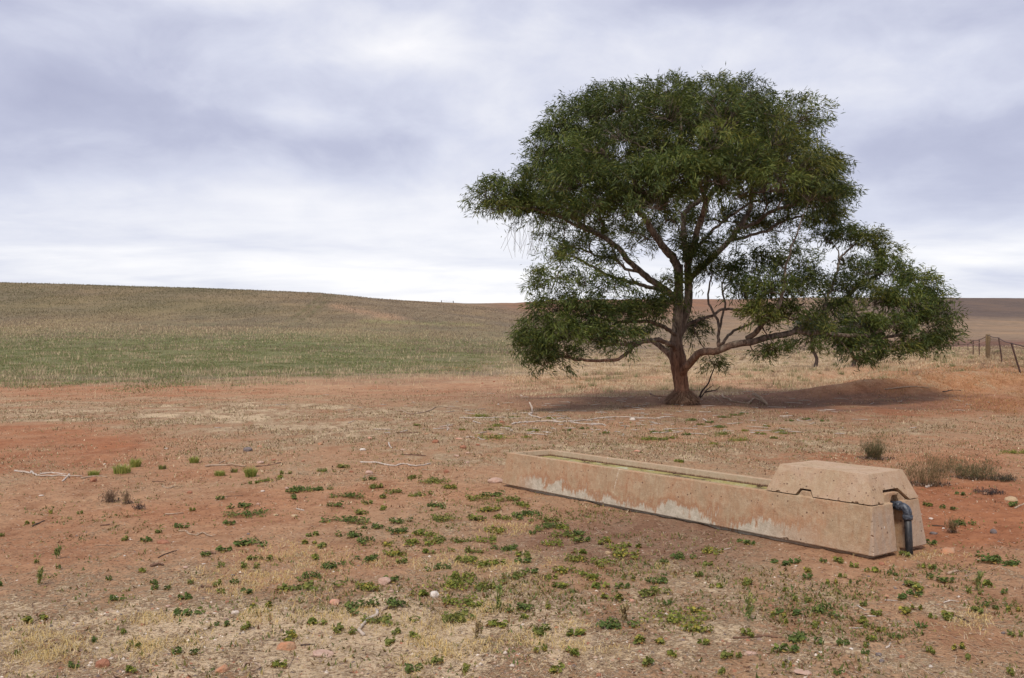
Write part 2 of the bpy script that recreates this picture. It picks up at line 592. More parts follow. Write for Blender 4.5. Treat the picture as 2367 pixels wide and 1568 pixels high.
def zones(x, y, z):
    xd, yd = px(x, y, z)
    xd = xd + 160 * (fbm(x, y, 1.6 + 0 * x, 3, 6) - 0.5) * np.clip(9 / np.maximum(y, 4), 0.25, 1)
    yd = yd + 2600 / np.maximum(y, 4) * 0.16 * (fbm(x, y, 1.1, 3, 7) - 0.5) * np.clip(y / 9, 1, 3)
    red = zone(xd, yd, [(700, 980, 900, 60, 0.25), (250, 905, 480, 20, 0.70), (120, 1020, 330, 40, 0.95), (100, 1075, 300, 30, 0.8),
                        (480, 1165, 340, 65, 0.75), (150, 1250, 200, 60, 0.6), (1050, 1290, 200, 50, 0.35), (2260, 1190, 260, 150, 0.95), (1900, 1060, 200, 28, 0.7),
                        (2050, 925, 280, 36, 0.95), (2250, 1440, 260, 110, 0.6), (1500, 1400, 260, 50, 0.5), (1850, 1450, 120, 60, 0.7),
                        (1300, 902, 120, 9, 0.8), (1000, 905, 200, 14, 0.5), (2150, 935, 330, 28, 0.9)], 0.30)
    mot = fbm(x, y * 0.8, 1.4, 4, 40) - 0.5
    red = np.clip(red + 0.9 * mot - 0.04, 0, 1)
    lit = zone(xd, yd, [(450, 955, 700, 20, 0.8), (850, 985, 450, 40, 0.72), (1000, 1040, 300, 35, 0.5), (100, 1020, 330, 40, 0.12),
                        (250, 905, 480, 20, 0.42), (480, 1165, 360, 62, 0.12), (250, 1330, 300, 70, 0.5), (600, 1490, 800, 120, 0.85), (1250, 1500, 420, 90, 0.75),
                        (1500, 1035, 450, 45, 0.6), (1230, 884, 200, 12, 0.85), (1700, 862, 360, 40, 0.6), (1980, 1000, 260, 30, 0.6), (2250, 1190, 260, 140, 0.14),
                        (1650, 918, 620, 28, 0.12), (2250, 1430, 280, 100, 0.4), (1450, 1240, 330, 75, 0.3)], 0.45)
    lit = np.clip(lit - 0.6 * mot, 0, 1)
    pur = zone(xd, yd, [(1480, 1245, 380, 80, 0.75), (1640, 922, 620, 30, 0.8), (1700, 960, 300, 22, 0.45), (2010, 924, 190, 4, 1.0), (2160, 912, 170, 4, 0.9), (1960, 936, 240, 6, 1.0)], 0.0)  # dark litter; the blobs under the gum also paint in tree shade
    bk = np.clip(soft(xd, yd, 2240, 895, 360, 62) * 1.4, 0, 1)
    yb = 37 + 20 * np.clip(xd / 1200, 0, 1) + 22 * (fbm(x, y * 0.7, 5.0, 4, 31) - 0.5)
    far = np.clip((y - yb + 6) / 14, 0, 1) * (1 - bk) * np.clip((900 - yd) / 25, 0, 1)
    # field beyond: bands of green regrowth and dry stalks
    gr = soft(xd, yd, 350, 818, 1050, 66, 1.2) * np.clip((1280 - xd) / 120, 0, 1) * 1.25
    gr = gr * np.clip((y - yb) / 14, 0, 1) * (0.65 + 0.9 * fbm(x, y * 0.35, 3.0, 3, 8))
    hillg = np.clip((1000 - xd) / 500, 0, 1) * np.clip((742 - yd) / 25, 0, 1) * (0.35 + 0.9 * fbm(x, y * 0.5, 16.0, 3, 9))
    return xd, yd, red, lit, pur, far, np.clip(gr, 0, 1), np.clip(hillg, 0, 1)


def mixc(a, b, f):
    return a * (1 - f[..., None]) + b * f[..., None]


C = lambda *v: np.array(v, float)


def ground_color(x, y, z):
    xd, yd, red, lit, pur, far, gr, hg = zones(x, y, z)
    col = mixc(C(0.465, 0.315, 0.192) + np.zeros(np.shape(x) + (3,)), C(0.345, 0.150, 0.075), red)
    col = mixc(col, C(0.205, 0.115, 0.078), pur)  # litter brown, doubling as shade put into the soil colour under the gum
    n = fbm(x, y, 7.0, 4, 10)
    hill = mixc(C(0.245, 0.182, 0.118) + np.zeros(np.shape(x) + (3,)), C(0.190, 0.140, 0.100), np.clip((n - 0.35) * 3, 0, 1))
    hill = mixc(hill, C(0.190, 0.152, 0.092), hg)
    hill = mixc(hill, C(0.150, 0.165, 0.070), gr * 0.85)
    for (xa, ya, xb, yb2, wd, cc_, am) in ((752, 704, 980, 748, 7, C(0.36, 0.235, 0.155), .8), (820, 742, 1150, 752, 4, C(0.23, 0.23, 0.10), .6), (930, 716, 1200, 728, 5, C(0.20, 0.15, 0.09), .5)):
        k_ = np.clip((xd - xa) / (xb - xa), 0, 1)
        on = np.clip((xd - xa) / 25, 0, 1) * np.clip((xb - xd) / 60, 0, 1)
        hill = mixc(hill, cc_, am * on * np.exp(-((yd - ya - (yb2 - ya) * k_) / wd) ** 2) * np.clip((y - 80) / 20, 0, 1))
    # reddish far hill and brown ridge beyond the tree, with tan slopes under them
    redh = np.clip((xd - 1080) / 130, 0, 1) * np.clip((y - 230) / 130, 0, 1)
    hill = mixc(hill, C(0.23, 0.13, 0.085), redh * np.clip((1950 - xd) / 300, 0.25, 1))
    tan = np.clip((xd - 1500) / 350, 0, 1) * np.clip((y - 90) / 60, 0, 1) * np.clip((470 - y) / 120, 0, 1)
    hill = mixc(hill, C(0.255, 0.178, 0.120), tan)
    brow = np.clip((xd - 1850) / 250, 0, 1) * np.clip((y - 310 - 60 * (fbm(x, y, 60.0, 3, 33) - 0.5)) / 60, 0, 1)
    hill = mixc(hill, C(0.130, 0.095, 0.080), brow)
    plow = np.clip((xd - 1900) / 200, 0, 1) * soft(xd, yd, 2250, 796, 600, 9, 1.0)
    hill = mixc(hill, C(0.17, 0.095, 0.07), np.clip(plow * 1.3, 0, 1))
    straw = np.clip((xd - 1080) / 200, 0, 1) * np.clip((y - 31) / 6, 0, 1) * np.clip((110 - y) / 40, 0, 1)
    straw = straw * (1 - np.clip(soft(xd, yd, 2240, 895, 360, 62) * 1.4, 0, 1)) * np.clip(0.4 + 2.5 * (fbm(x, y, 2.0, 4, 36) - 0.35), 0.25, 1)
    hill = mixc(hill, C(0.47, 0.36, 0.235), straw)
    track = np.minimum(np.abs(x - (-45.5 + (y - 190) * -0.12)), np.abs(x - (-43.2 + (y - 190) * -0.12)))
    hill = mixc(hill, C(0.10, 0.10, 0.045), 0.7 * np.exp(-(track / 0.45) ** 2) * np.clip((y - 165) / 10, 0, 1) * np.clip((265 - y) / 10, 0, 1))
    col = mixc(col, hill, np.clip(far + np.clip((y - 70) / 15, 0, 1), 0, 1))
    bank_ = soft(xd, yd, 2230, 880, 260, 38) * np.clip((y - 24) / 4, 0, 1)
    col = mixc(col, C(0.38, 0.185, 0.085), np.clip(bank_, 0, 1) * 0.7)
    return col, lit * (1 - np.clip((y - 34) / 12, 0, 1) * 0.6)


def ground_mat():
    m, tt, bs, out = new_mat('dry_soil')
    g = tt.n('ShaderNodeNewGeometry').outputs['Position']
    base = tt.n('ShaderNodeAttribute', attribute_name='Col').outputs['Color']
    lit = tt.n('ShaderNodeAttribute', attribute_name='Lit').outputs['Fac']
    flat = tt.vm('MULTIPLY', g, (1, 1, 0.2))
    n_big = tt.noise(flat, 0.9, 5, 0.6)
    n_mid = tt.noise(flat, 6.0, 5, 0.65, 0.3)
    n_fin = tt.noise(flat, 42.0, 5, 0.7, 0.5)
    n_lit = tt.noise(flat, 24.0, 6, 0.75, 1.2)
    cd = tt.n('ShaderNodeTexVoronoi')
    cd.inputs['Scale'].default_value = 34
    tt.put(cd.inputs['Vector'], flat)
    c = tt.mix(tt.rng(n_big, 0.3, 0.7, 0.0, 0.4), base, tt.mix(1.0, base, (1.18, 1.10, 1.05), 'MULTIPLY'))
    c = tt.mix(tt.rng(n_mid, 0.38, 0.62, 0.5, 0.0), c, tt.mix(1.0, c, (0.70, 0.62, 0.58), 'MULTIPLY'))
    # pale straw and gravel lying on the soil
    n_pat = tt.noise(tt.vm('MULTIPLY', g, (1, 0.45, 0.2)), 2.6, 6, 0.72, 0.6)
    c = tt.mix(tt.rng(n_pat, 0.36, 0.52, 0.55, 0.0), c, tt.mix(1.0, c, (0.62, 0.52, 0.46), 'MULTIPLY'))
    c = tt.mix(tt.rng(n_pat, 0.52, 0.64, 0.0, 0.5), c, tt.mix(1.0, c, (1.22, 1.20, 1.12), 'MULTIPLY'))
    th = tt.m('SUBTRACT', 0.72, tt.m('MULTIPLY', lit, 0.40))
    lm = tt.rng(tt.m('ADD', n_lit, tt.m('MULTIPLY', tt.m('SUBTRACT', n_pat, 0.5), 0.7)), th, tt.m('ADD', th, 0.12), 0.0, 0.85)
    straw = tt.mix(tt.rng(n_fin, 0.35, 0.65), (0.53, 0.39, 0.235), (0.62, 0.485, 0.33))
    c = tt.mix(lm, c, straw)
    # crumbs of soil, dark and light
    crumb = tt.sep(cd.outputs['Color'])[0]
    near_c = tt.rng(cd.outputs['Distance'], 0.25, 0.45, 1.0, 0.0)
    c = tt.mix(tt.m('MULTIPLY', near_c, tt.rng(crumb, 0.72, 0.78)), c, tt.mix(1.0, c, (0.38, 0.33, 0.32), 'MULTIPLY'))
    c = tt.mix(tt.m('MULTIPLY', near_c, tt.rng(crumb, 0.04, 0.03)), c, (0.50, 0.38, 0.29))
    c = tt.mix(tt.rng(n_fin, 0.30, 0.46, 0.55, 0.0), c, tt.mix(1.0, c, (0.55, 0.47, 0.44), 'MULTIPLY'))
    tt.put(bs.inputs['Base Color'], c)
    bs.inputs['Roughness'].default_value = 0.95
    bs.inputs['Specular IOR Level'].default_value = 0.1
    h = tt.m('ADD', tt.m('MULTIPLY', n_mid, 1.0), tt.m('ADD', tt.m('MULTIPLY', n_fin, 0.5), tt.m('MULTIPLY', lm, 0.35)))
    bump(tt, bs, h, 0.9, 0.045)
    return m


def hill_mat():
    m, tt, bs, out = new_mat('grassy_hill')
    g = tt.n('ShaderNodeNewGeometry').outputs['Position']
    base = tt.n('ShaderNodeAttribute', attribute_name='Col').outputs['Color']
    flat = tt.vm('MULTIPLY', g, (1, 0.35, 0.3))
    a = tt.noise(flat, 0.55, 6, 0.7, 0.2)
    b = tt.noise(flat, 0.06, 5, 0.65, 0.4)
    f = tt.noise(tt.vm('MULTIPLY', g, (1, 0.5, 0.3)), 2.2, 4, 0.7)
    c = tt.mix(tt.rng(a, 0.36, 0.6, 0.6, 0.0), base, tt.mix(1.0, base, (0.58, 0.60, 0.60), 'MULTIPLY'))
    c = tt.mix(tt.rng(b, 0.42, 0.62, 0.0, 0.55), c, tt.mix(1.0, base, (1.25, 1.15, 1.0), 'MULTIPLY'))
    c = tt.mix(tt.rng(f, 0.55, 0.75, 0.0, 0.5), c, tt.mix(1.0, base, (1.5, 1.4, 1.25), 'MULTIPLY'))
    rows = tt.noise(tt.vm('MULTIPLY', g, (0.012, 0.16, 0.0)), 1.0, 5, 0.7, 1.2)
    c = tt.mix(tt.rng(rows, 0.34, 0.48, 0.55, 0.0), c, tt.mix(1.0, c, (0.66, 0.62, 0.60), 'MULTIPLY'))
    tt.put(bs.inputs['Base Color'], c)
    bs.inputs['Roughness'].default_value = 0.95
    bs.inputs['Specular IOR Level'].default_value = 0.08
    bump(tt, bs, a, 0.8, 0.5)
    return m


M_GROUND, M_HILL = ground_mat(), hill_mat()


def grid_obj(name, ys, ncol, mat):
    tt_ = np.linspace(-1, 1, ncol)
    s = 1.3 * np.sinh(1.7 * tt_) / math.sinh(1.7)
    Yg = np.repeat(ys[:, None], ncol, 1)
    Xg = s[None, :] * (Yg + 10)
    Zg = ground_z(Xg, Yg)
    col, lit = ground_color(Xg, Yg, Zg)
    v = np.stack([Xg, Yg, Zg], -1).reshape(-1, 3)
    n = len(ys)
    i = np.arange(n - 1)[:, None] * ncol
    j = np.arange(ncol - 1)[None, :]
    f = np.stack([i + j, i + j + 1, i + ncol + j + 1, i + ncol + j], -1).reshape(-1, 4)
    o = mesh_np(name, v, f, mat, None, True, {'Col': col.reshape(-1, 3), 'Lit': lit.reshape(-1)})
    return tag(o, kind='structure')


ys_near = np.concatenate([np.linspace(-8, 3.0, 12, endpoint=False), np.arange(3.0, 12, 0.055), 12 * np.exp(np.linspace(0, math.log(105 / 12), 300))])
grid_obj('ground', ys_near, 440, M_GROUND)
grid_obj('hills', 105 * np.exp(np.linspace(0, math.log(1000 / 105), 190)), 360, M_HILL)


# ------------------------------------------------------------------ the concrete water trough
TX, TY, TYAW = -0.101, 10.969, -0.939
TL, TH, TWT, TWB, TFL, TLID, TINS, TCL, TEI = 4.929, 0.417, 0.692, 0.788, 0.046, 0.239, 0.091, 1.022, 0.041
TOV = (TWB - TWT) / 2


def trough_pt(x, y, z=0.0):
    c, s = math.cos(TYAW), math.sin(TYAW)
    return Vector((TX + x * c - y * s, TY + x * s + y * c, z))


def concrete_mat(lid):
    m, tt, bs, out = new_mat('lid_concrete' if lid else 'trough_concrete')
    tc = tt.n('ShaderNodeTexCoord').outputs['Object']
    x, y, z = tt.sep(tc)
    big = tt.noise(tc, 3.0, 5, 0.6, 0.3)
    mid = tt.noise(tc, 14, 5, 0.65)
    fin = tt.noise(tc, 120, 4, 0.7)
    strk = tt.noise(tt.vm('MULTIPLY', tc, (1, 1, 0.12)), 26, 5, 0.65)
    strk2 = tt.noise(tt.vm('MULTIPLY', tc, (1, 1, 0.2)), 60, 4, 0.7)
    c = tt.mix(tt.rng(big, 0.35, 0.65), (0.375, 0.260, 0.160), (0.415, 0.245, 0.142))
    c = tt.mix(tt.rng(mid, 0.42, 0.66, 0, 0.55), c, (0.48, 0.36, 0.235))
    c = tt.mix(tt.rng(strk, 0.48, 0.70, 0, 0.5), c, (0.33, 0.185, 0.10))
    c = tt.mix(tt.rng(strk2, 0.5, 0.72, 0, 0.4), c, (0.50, 0.40, 0.30))
    if lid:
        c = tt.mix(tt.rng(big, 0.4, 0.7, 0.1, 0.6), c, (0.47, 0.37, 0.28))
    else:
        # bare grey concrete showing where the red dust has washed off low down
        edge = tt.m('ADD', 0.075, tt.m('MULTIPLY', tt.m('SUBTRACT', big, 0.40), 0.55))
        edge = tt.m('ADD', edge, tt.m('MULTIPLY', tt.m('SUBTRACT', strk, 0.5), 0.36))
        edge = tt.m('ADD', edge, tt.m('MULTIPLY', tt.m('SUBTRACT', strk2, 0.5), 0.16))
        span = tt.m('MULTIPLY', tt.rng(x, 0.15, 0.7), tt.rng(x, 3.7, 4.6, 1.0, 0.15))
        washed = tt.m('MULTIPLY', tt.rng(tt.m('SUBTRACT', edge, z), -0.012, 0.06, 0.0, 0.92), span)
        red_line = tt.m('MULTIPLY', tt.rng(tt.m('SUBTRACT', edge, z), -0.10, 0.0), span)
        c = tt.mix(tt.m('MULTIPLY', red_line, 0.8), c, (0.34, 0.175, 0.095))
        c = tt.mix(washed, c, tt.mix(tt.rng(mid, 0.4, 0.6), (0.43, 0.385, 0.30), (0.53, 0.475, 0.38)))
        # end face greyer, and the stained water line inside
        c = tt.mix(tt.m('MULTIPLY', tt.rng(x, TL - 0.004, TL + 0.012), 0.65), c, tt.mix(tt.rng(strk, 0.4, 0.62), (0.40, 0.315, 0.25), (0.43, 0.30, 0.21)))
        inside = tt.m('MULTIPLY', tt.rng(y, TOV + 0.055, TOV + 0.06), tt.rng(y, TOV + TWT - 0.06, TOV + TWT - 0.055, 1.0, 0.0))
        inside = tt.m('MULTIPLY', inside, tt.m('MULTIPLY', tt.rng(x, 0.06, 0.065), tt.rng(x, TL - 0.15, TL - 0.14, 1.0, 0.0)))
        wl = tt.m('ADD', z, tt.m('MULTIPLY', tt.m('SUBTRACT', strk2, 0.5), 0.05))
        c = tt.mix(tt.m('MULTIPLY', inside, tt.rng(wl, TH - 0.045, TH - 0.07, 0.1, 1.0)), c, (0.10, 0.055, 0.035))
        c = tt.mix(tt.m('MULTIPLY', inside, tt.rng(z, TH - 0.055, TH - 0.05, 0.0, 0.35)), c, (0.45, 0.40, 0.31))
        # one long bird splash and scattered droppings
        xo = tt.m('ADD', x, tt.m('MULTIPLY', tt.m('SUBTRACT', strk2, 0.5), 0.05))
        ln = tt.m('ABSOLUTE', tt.m('SUBTRACT', tt.m('ADD', xo, tt.m('MULTIPLY', tt.m('SUBTRACT', TH, z), 0.22)), 2.02))
        ln = tt.m('ADD', ln, tt.rng(y, TOV + 0.1, TOV + 0.11, 0.0, 1.0))
        spl = tt.m('MULTIPLY', tt.rng(ln, 0.003, 0.010, 1.0, 0.0), tt.m('MULTIPLY', tt.rng(z, 0.15, 0.19), tt.rng(strk2, 0.42, 0.5)))
        c = tt.mix(tt.m('MULTIPLY', spl, 0.75), c, (0.66, 0.57, 0.45))
    vo = tt.n('ShaderNodeTexVoronoi')
    vo.inputs['Scale'].default_value = 9.0
    tt.put(vo.inputs['Vector'], tt.vm('MULTIPLY', tc, (1.6, 1.6, 0.55)))
    drop = tt.m('MULTIPLY', tt.rng(vo.outputs['Distance'], 0.05, 0.10, 1.0, 0.0), tt.rng(tt.sep(vo.outputs['Color'])[1], 0.70, 0.72))
    if not lid:
        c = tt.mix(drop, c, (0.78, 0.75, 0.69))
    # blow holes
    v2 = tt.n('ShaderNodeTexVoronoi')
    v2.inputs['Scale'].default_value = 36.0 if lid else 26.0
    tt.put(v2.inputs['Vector'], tc)
    cells = tt.sep(v2.outputs['Color'])
    hole = tt.m('MULTIPLY', tt.rng(v2.outputs['Distance'], tt.m('MULTIPLY', cells[0], 0.28 if lid else 0.22), tt.m('ADD', 0.06, tt.m('MULTIPLY', cells[0], 0.28 if lid else 0.22)), 1.0, 0.0),
                tt.rng(cells[1], 0.52 if lid else 0.74, 0.54 if lid else 0.76))
    c = tt.mix(tt.m('MULTIPLY', hole, 0.85), c, (0.15, 0.085, 0.055))
    c = tt.mix(tt.rng(fin, 0.35, 0.52, 0.6, 0.0), c, tt.mix(1.0, c, (0.7, 0.66, 0.62), 'MULTIPLY'))
    tt.put(bs.inputs['Base Color'], c)
    bs.inputs['Roughness'].default_value = 0.9
    bs.inputs['Specular IOR Level'].default_value = 0.25
    h = tt.m('SUBTRACT', tt.m('ADD', tt.m('MULTIPLY', fin, 0.25), tt.m('MULTIPLY', mid, 0.5)), tt.m('MULTIPLY', hole, 0.9))
    bump(tt, bs, tt.m('ADD', h, tt.m('MULTIPLY', tt.noise(tc, 6, 4, 0.6), 1.6)), 0.6, 0.02)
    return m


def loops_bm(loops):
    """closed solid from a stack of quads [(x0,x1,y0,y1,z)]"""
    bm = bmesh.new()
    rings = []
    for (x0, x1, y0, y1, z) in loops:
        rings.append([bm.verts.new(p) for p in ((x0, y0, z), (x1, y0, z), (x1, y1, z), (x0, y1, z))])
    bm.faces.new(rings[0][::-1])
    bm.faces.new(rings[-1])
    for a, b in zip(rings, rings[1:]):
        for i in range(4):
            bm.faces.new((a[i], a[(i + 1) % 4], b[(i + 1) % 4], b[i]))
    return bm


def prism_bm(poly, axis, a, b):
    """polygon extruded along x ('x', poly in (y,z)) or y ('y', poly in (x,z))"""
    bm = bmesh.new()
    f = (lambda q, k: (k, q[0], q[1])) if axis == 'x' else (lambda q, k: (q[0], k, q[1]))
    r0 = [bm.verts.new(f(q, a)) for q in poly]
    r1 = [bm.verts.new(f(q, b)) for q in poly]
    n = len(poly)
    bm.faces.new(r0)
    bm.faces.new(r1[::-1])
    for i in range(n):
        bm.faces.new((r0[(i + 1) % n], r0[i], r1[i], r1[(i + 1) % n]))
    bmesh.ops.recalc_face_normals(bm, faces=bm.faces)
    return bm


def solid(name, bm, ops, mat, parent, bevel, seg=3, chips=()):
    """cut / join solids and round the arrises; returns one mesh object"""
    o = bm_obj(name, bm, mat)
    tmp = []
    for kind, cb in ops:
        c = bm_obj('cutter', cb, mat)
        md = o.modifiers.new('b', 'BOOLEAN')
        md.operation = kind
        md.object = c
        md.solver = 'EXACT'
        tmp.append(c)
    if bevel:
        bv = o.modifiers.new('v', 'BEVEL')
        bv.width = bevel
        bv.segments = seg
        bv.limit_method = 'ANGLE'
        bv.angle_limit = R(28)
        bv.harden_normals = False
    if chips:
        cb = bmesh.new()
        rr_ = random.Random(len(name))
        for (cx_, cy_, cz_, cr_) in chips:
            tb_ = bmesh.new()
            for _ in range(16):
                q_ = Vector((rr_.gauss(0, 1), rr_.gauss(0, 1), rr_.gauss(0, 1))).normalized() * cr_ * (0.75 + 0.4 * rr_.random())
                tb_.verts.new((cx_ + q_.x * 1.5, cy_ + q_.y, cz_ + q_.z))
            h_ = bmesh.ops.convex_hull(tb_, input=tb_.verts[:])
            bmesh.ops.delete(tb_, geom=[g_ for g_ in h_['geom_interior'] if isinstance(g_, bmesh.types.BMVert)], context='VERTS')
            tm_ = bpy.data.meshes.new('chip')
            tb_.to_mesh(tm_)
            tb_.free()
            cb.from_mesh(tm_)
            bpy.data.meshes.remove(tm_)
        bmesh.ops.recalc_face_normals(cb, faces=cb.faces[:])
        c = bm_obj('cutter', cb, mat)
        md = o.modifiers.new('c', 'BOOLEAN')
        md.operation = 'DIFFERENCE'
        md.object = c
        md.solver = 'EXACT'
        md.use_self = True
        tmp.append(c)
    dg = bpy.context.evaluated_depsgraph_get()
    me = bpy.data.meshes.new_from_object(o.evaluated_get(dg))
    me.name = name
    old = o.data
    o.modifiers.clear()
    o.data = me
    me.materials.clear()
    me.materials.append(mat)
    bpy.data.meshes.remove(old)
    for c in tmp:
        md_ = c.data
        bpy.data.objects.remove(c)
        bpy.data.meshes.remove(md_)
    if parent:
        o.parent = parent
    return o


M_CONC, M_LID = concrete_mat(False), concrete_mat(True)
trough = empty('water_trough', (TX, TY, 0), 'long weathered concrete water trough with a heavy block lid over one end', 'trough', rz=TYAW)
body = loops_bm([(0.03, TL - 0.03, 0.05, TWB - 0.05, -0.10), (0.03, TL - 0.03, 0.05, TWB - 0.05, 0.026),
                 (-TFL, TL + TFL, 0, TWB, 0.034), (0, TL, TOV, TOV + TWT, TH)])
w_ = 0.062
cav = loops_bm([(w_ + 0.05, TL - 0.30, TOV + w_ + 0.05, TOV + TWT - w_ - 0.05, 0.13), (w_ - 0.005, TL - 0.2, TOV + w_ - 0.005, TOV + TWT - w_ + 0.005, TH + 0.05)])
rec = prism_bm([(0.335, -0.2), (0.50, -0.2), (0.485, 0.40), (0.455, 0.47), (0.375, 0.47), (0.345, 0.40)], 'x', TL - 0.075, TL + 0.2)
tab_end = prism_bm([(0.19, TH - 0.05), (0.62, TH - 0.05), (0.595, TH), (0.47, TH + 0.075), (0.43, TH + 0.082), (0.30, TH + 0.082), (0.275, TH + 0.07), (0.225, TH)], 'x', TL - 0.115, TL - 0.024)
tab_front = prism_bm([(4.22, TH - 0.05), (4.39, TH - 0.05), (4.375, TH), (4.343, TH + 0.046), (4.262, TH + 0.046), (4.228, TH)], 'y', TOV + 0.016, TOV + 0.10)
cr_ = random.Random(3)
CH1 = [(0.15 + 3.7 * cr_.random(), TOV - 0.002, TH + 0.004, 0.008 + 0.014 * cr_.random() ** 2) for _ in range(12)]
CH1 += [(0.3 + 3.5 * cr_.random(), TOV + TWT + 0.002, TH + 0.003, 0.008 + 0.012 * cr_.random()) for _ in range(6)]
CH1 += [(0.2 + 4.6 * cr_.random(), -0.006, 0.034, 0.010 + 0.016 * cr_.random()) for _ in range(12)]
CH1 += [(TL + TFL * (1 - z_ / TH) + 0.004, TOV * z_ / TH - 0.003, z_, 0.008 + 0.012 * cr_.random()) for z_ in (0.06, 0.11, 0.19, 0.30)]
CH2 = [(3.95 + 0.95 * cr_.random(), TOV - 0.002, TH + 0.006, 0.010 + 0.013 * cr_.random()) for _ in range(9)]
CH2 += [(TL + 0.002, TOV + 0.08 + 0.6 * cr_.random(), TH + 0.006, 0.010 + 0.012 * cr_.random()) for _ in range(6)]
CH2 += [(4.03 + 0.75 * cr_.random(), TOV + TINS - 0.002, TH + TLID + 0.003, 0.006 + 0.010 * cr_.random()) for _ in range(6)]
solid('basin', body, [('UNION', tab_end), ('UNION', tab_front), ('DIFFERENCE', cav), ('DIFFERENCE', rec)], M_CONC, trough, 0.012, 3, CH1)
lid = loops_bm([(TL - TCL, TL, TOV, TOV + TWT, TH + 0.008), (TL - TCL + TEI + 0.04, TL - TINS, TOV + TINS, TOV + TWT - TINS, TH + TLID)])
n_end = prism_bm([(0.20, TH - 0.03), (0.62, TH - 0.03), (0.60, TH + 0.012), (0.485, TH + 0.105), (0.265, TH + 0.105), (0.225, TH + 0.012)], 'x', TL - 0.14, TL + 0.1)
n_fr = prism_bm([(4.205, TH - 0.03), (4.40, TH - 0.03), (4.385, TH + 0.012), (4.353, TH + 0.062), (4.250, TH + 0.062), (4.215, TH + 0.012)], 'y', TOV - 0.1, TOV + 0.125)
solid('lid', lid, [('DIFFERENCE', n_end), ('DIFFERENCE', n_fr)], M_LID, trough, 0.016, 3, CH2)


def pipe_mat():
    m, tt, bs, out = new_mat('dusty_black_pipe')
    tc = tt.n('ShaderNodeTexCoord').outputs['Object']
    a = tt.noise(tt.vm('MULTIPLY', tc, (1, 1, 0.4)), 40, 5, 0.65)
    tt.put(bs.inputs['Base Color'], tt.mix(tt.rng(a, 0.45, 0.7), (0.008, 0.009, 0.012), (0.045, 0.038, 0.036)))
    bs.inputs['Roughness'].default_value = 0.5
    return m


def elbow_mat():
    m, tt, bs, out = new_mat('scuffed_blue_grey_plastic')
    tc = tt.n('ShaderNodeTexCoord').outputs['Object']
    a = tt.noise(tc, 50, 5, 0.65, 0.5)
    tt.put(bs.inputs['Base Color'], tt.mix(tt.rng(a, 0.42, 0.62), (0.018, 0.023, 0.034), (0.085, 0.095, 0.115)))
    bs.inputs['Roughness'].default_value = 0.45
    return m


M_PIPE, M_ELB = pipe_mat(), elbow_mat()
PX_, PY_ = TL + 0.078, 0.432
tubes_obj('pipe', [(np.array([(PX_ + 0.02, PY_, -0.12), (PX_ + 0.012, PY_, 0.1), (PX_, PY_, 0.31)]), [0.029] * 3, 14)], M_PIPE, trough)
ang = np.linspace(0, math.pi / 2, 9)
arc = np.array([(PX_ - 0.055 + 0.055 * math.cos(a), PY_, 0.335 + 0.05 * math.sin(a)) for a in ang])
arc = np.vstack([[PX_, PY_, 0.30], arc, [PX_ - 0.16, PY_ - 0.0, 0.386]])
elb = tubes_obj('elbow', [(arc, [0.034] * len(arc), 14)], M_ELB, trough)
tubes_obj('collar', [(np.array([(PX_ + 0.001, PY_, 0.283), (PX_ + 0.001, PY_, 0.288), (PX_, PY_, 0.318), (PX_, PY_, 0.324)]), [0.036, 0.040, 0.040, 0.035], 16)], M_ELB, elb)
tubes_obj('collar', [(np.array([(PX_ - 0.055, PY_, 0.386), (PX_ - 0.06, PY_, 0.386), (PX_ - 0.092, PY_, 0.386)]), [0.035, 0.040, 0.040], 16)], M_ELB, elb)


def water_mat():
    m, tt, bs, out = new_mat('algae_covered_water')
    tc = tt.n('ShaderNodeTexCoord').outputs['Object']
    a = tt.noise(tc, 4.5, 5, 0.65, 0.8)
    b = tt.noise(tc, 40, 4, 0.7)
    f = tt.rng(a, 0.36, 0.48)
    alg = tt.mix(tt.rng(b, 0.38, 0.62), (0.22, 0.18, 0.045), (0.37, 0.31, 0.11))
    alg = tt.mix(tt.rng(a, 0.55, 0.68), alg, (0.40, 0.40, 0.27))
    tt.put(bs.inputs['Base Color'], tt.mix(f, (0.045, 0.035, 0.015), alg))
    tt.put(bs.inputs['Roughness'], tt.rng(f, 0, 1, 0.06, 0.6))
    bump(tt, bs, tt.m('MULTIPLY', b, f), 0.4, 0.01)
    return m


wb = bmesh.new()
vs = [wb.verts.new(p) for p in ((w_ - 0.01, TOV + w_ - 0.01, 0), (TL - 0.25, TOV + w_ - 0.01, 0), (TL - 0.25, TOV + TWT - w_ + 0.01, 0), (w_ - 0.01, TOV + TWT - w_ + 0.01, 0))]
wb.faces.new(vs)
wat = bm_obj('water', wb, water_mat())
wat.location = (TX, TY, TH - 0.072)
wat.rotation_euler = (0, 0, TYAW)
tag(wat, 'still water under yellow-green algae in the concrete trough', 'water', kind='structure')

# ------------------------------------------------------------------ the gum tree
TD = 30.0            # metres to the trunk
tb = at(1573, 934)
TD = tb.y
gum = empty('gum_tree', tb, 'broad spreading gum tree with a thick forked trunk and dense dark green crown', 'tree')
GB = np.array(tb)
SC = TD / FD         # metres per traced unit at the trunk


def TP(xd, yd, off=0.0):
    return np.array(P(xd, yd, TD + off)) - GB


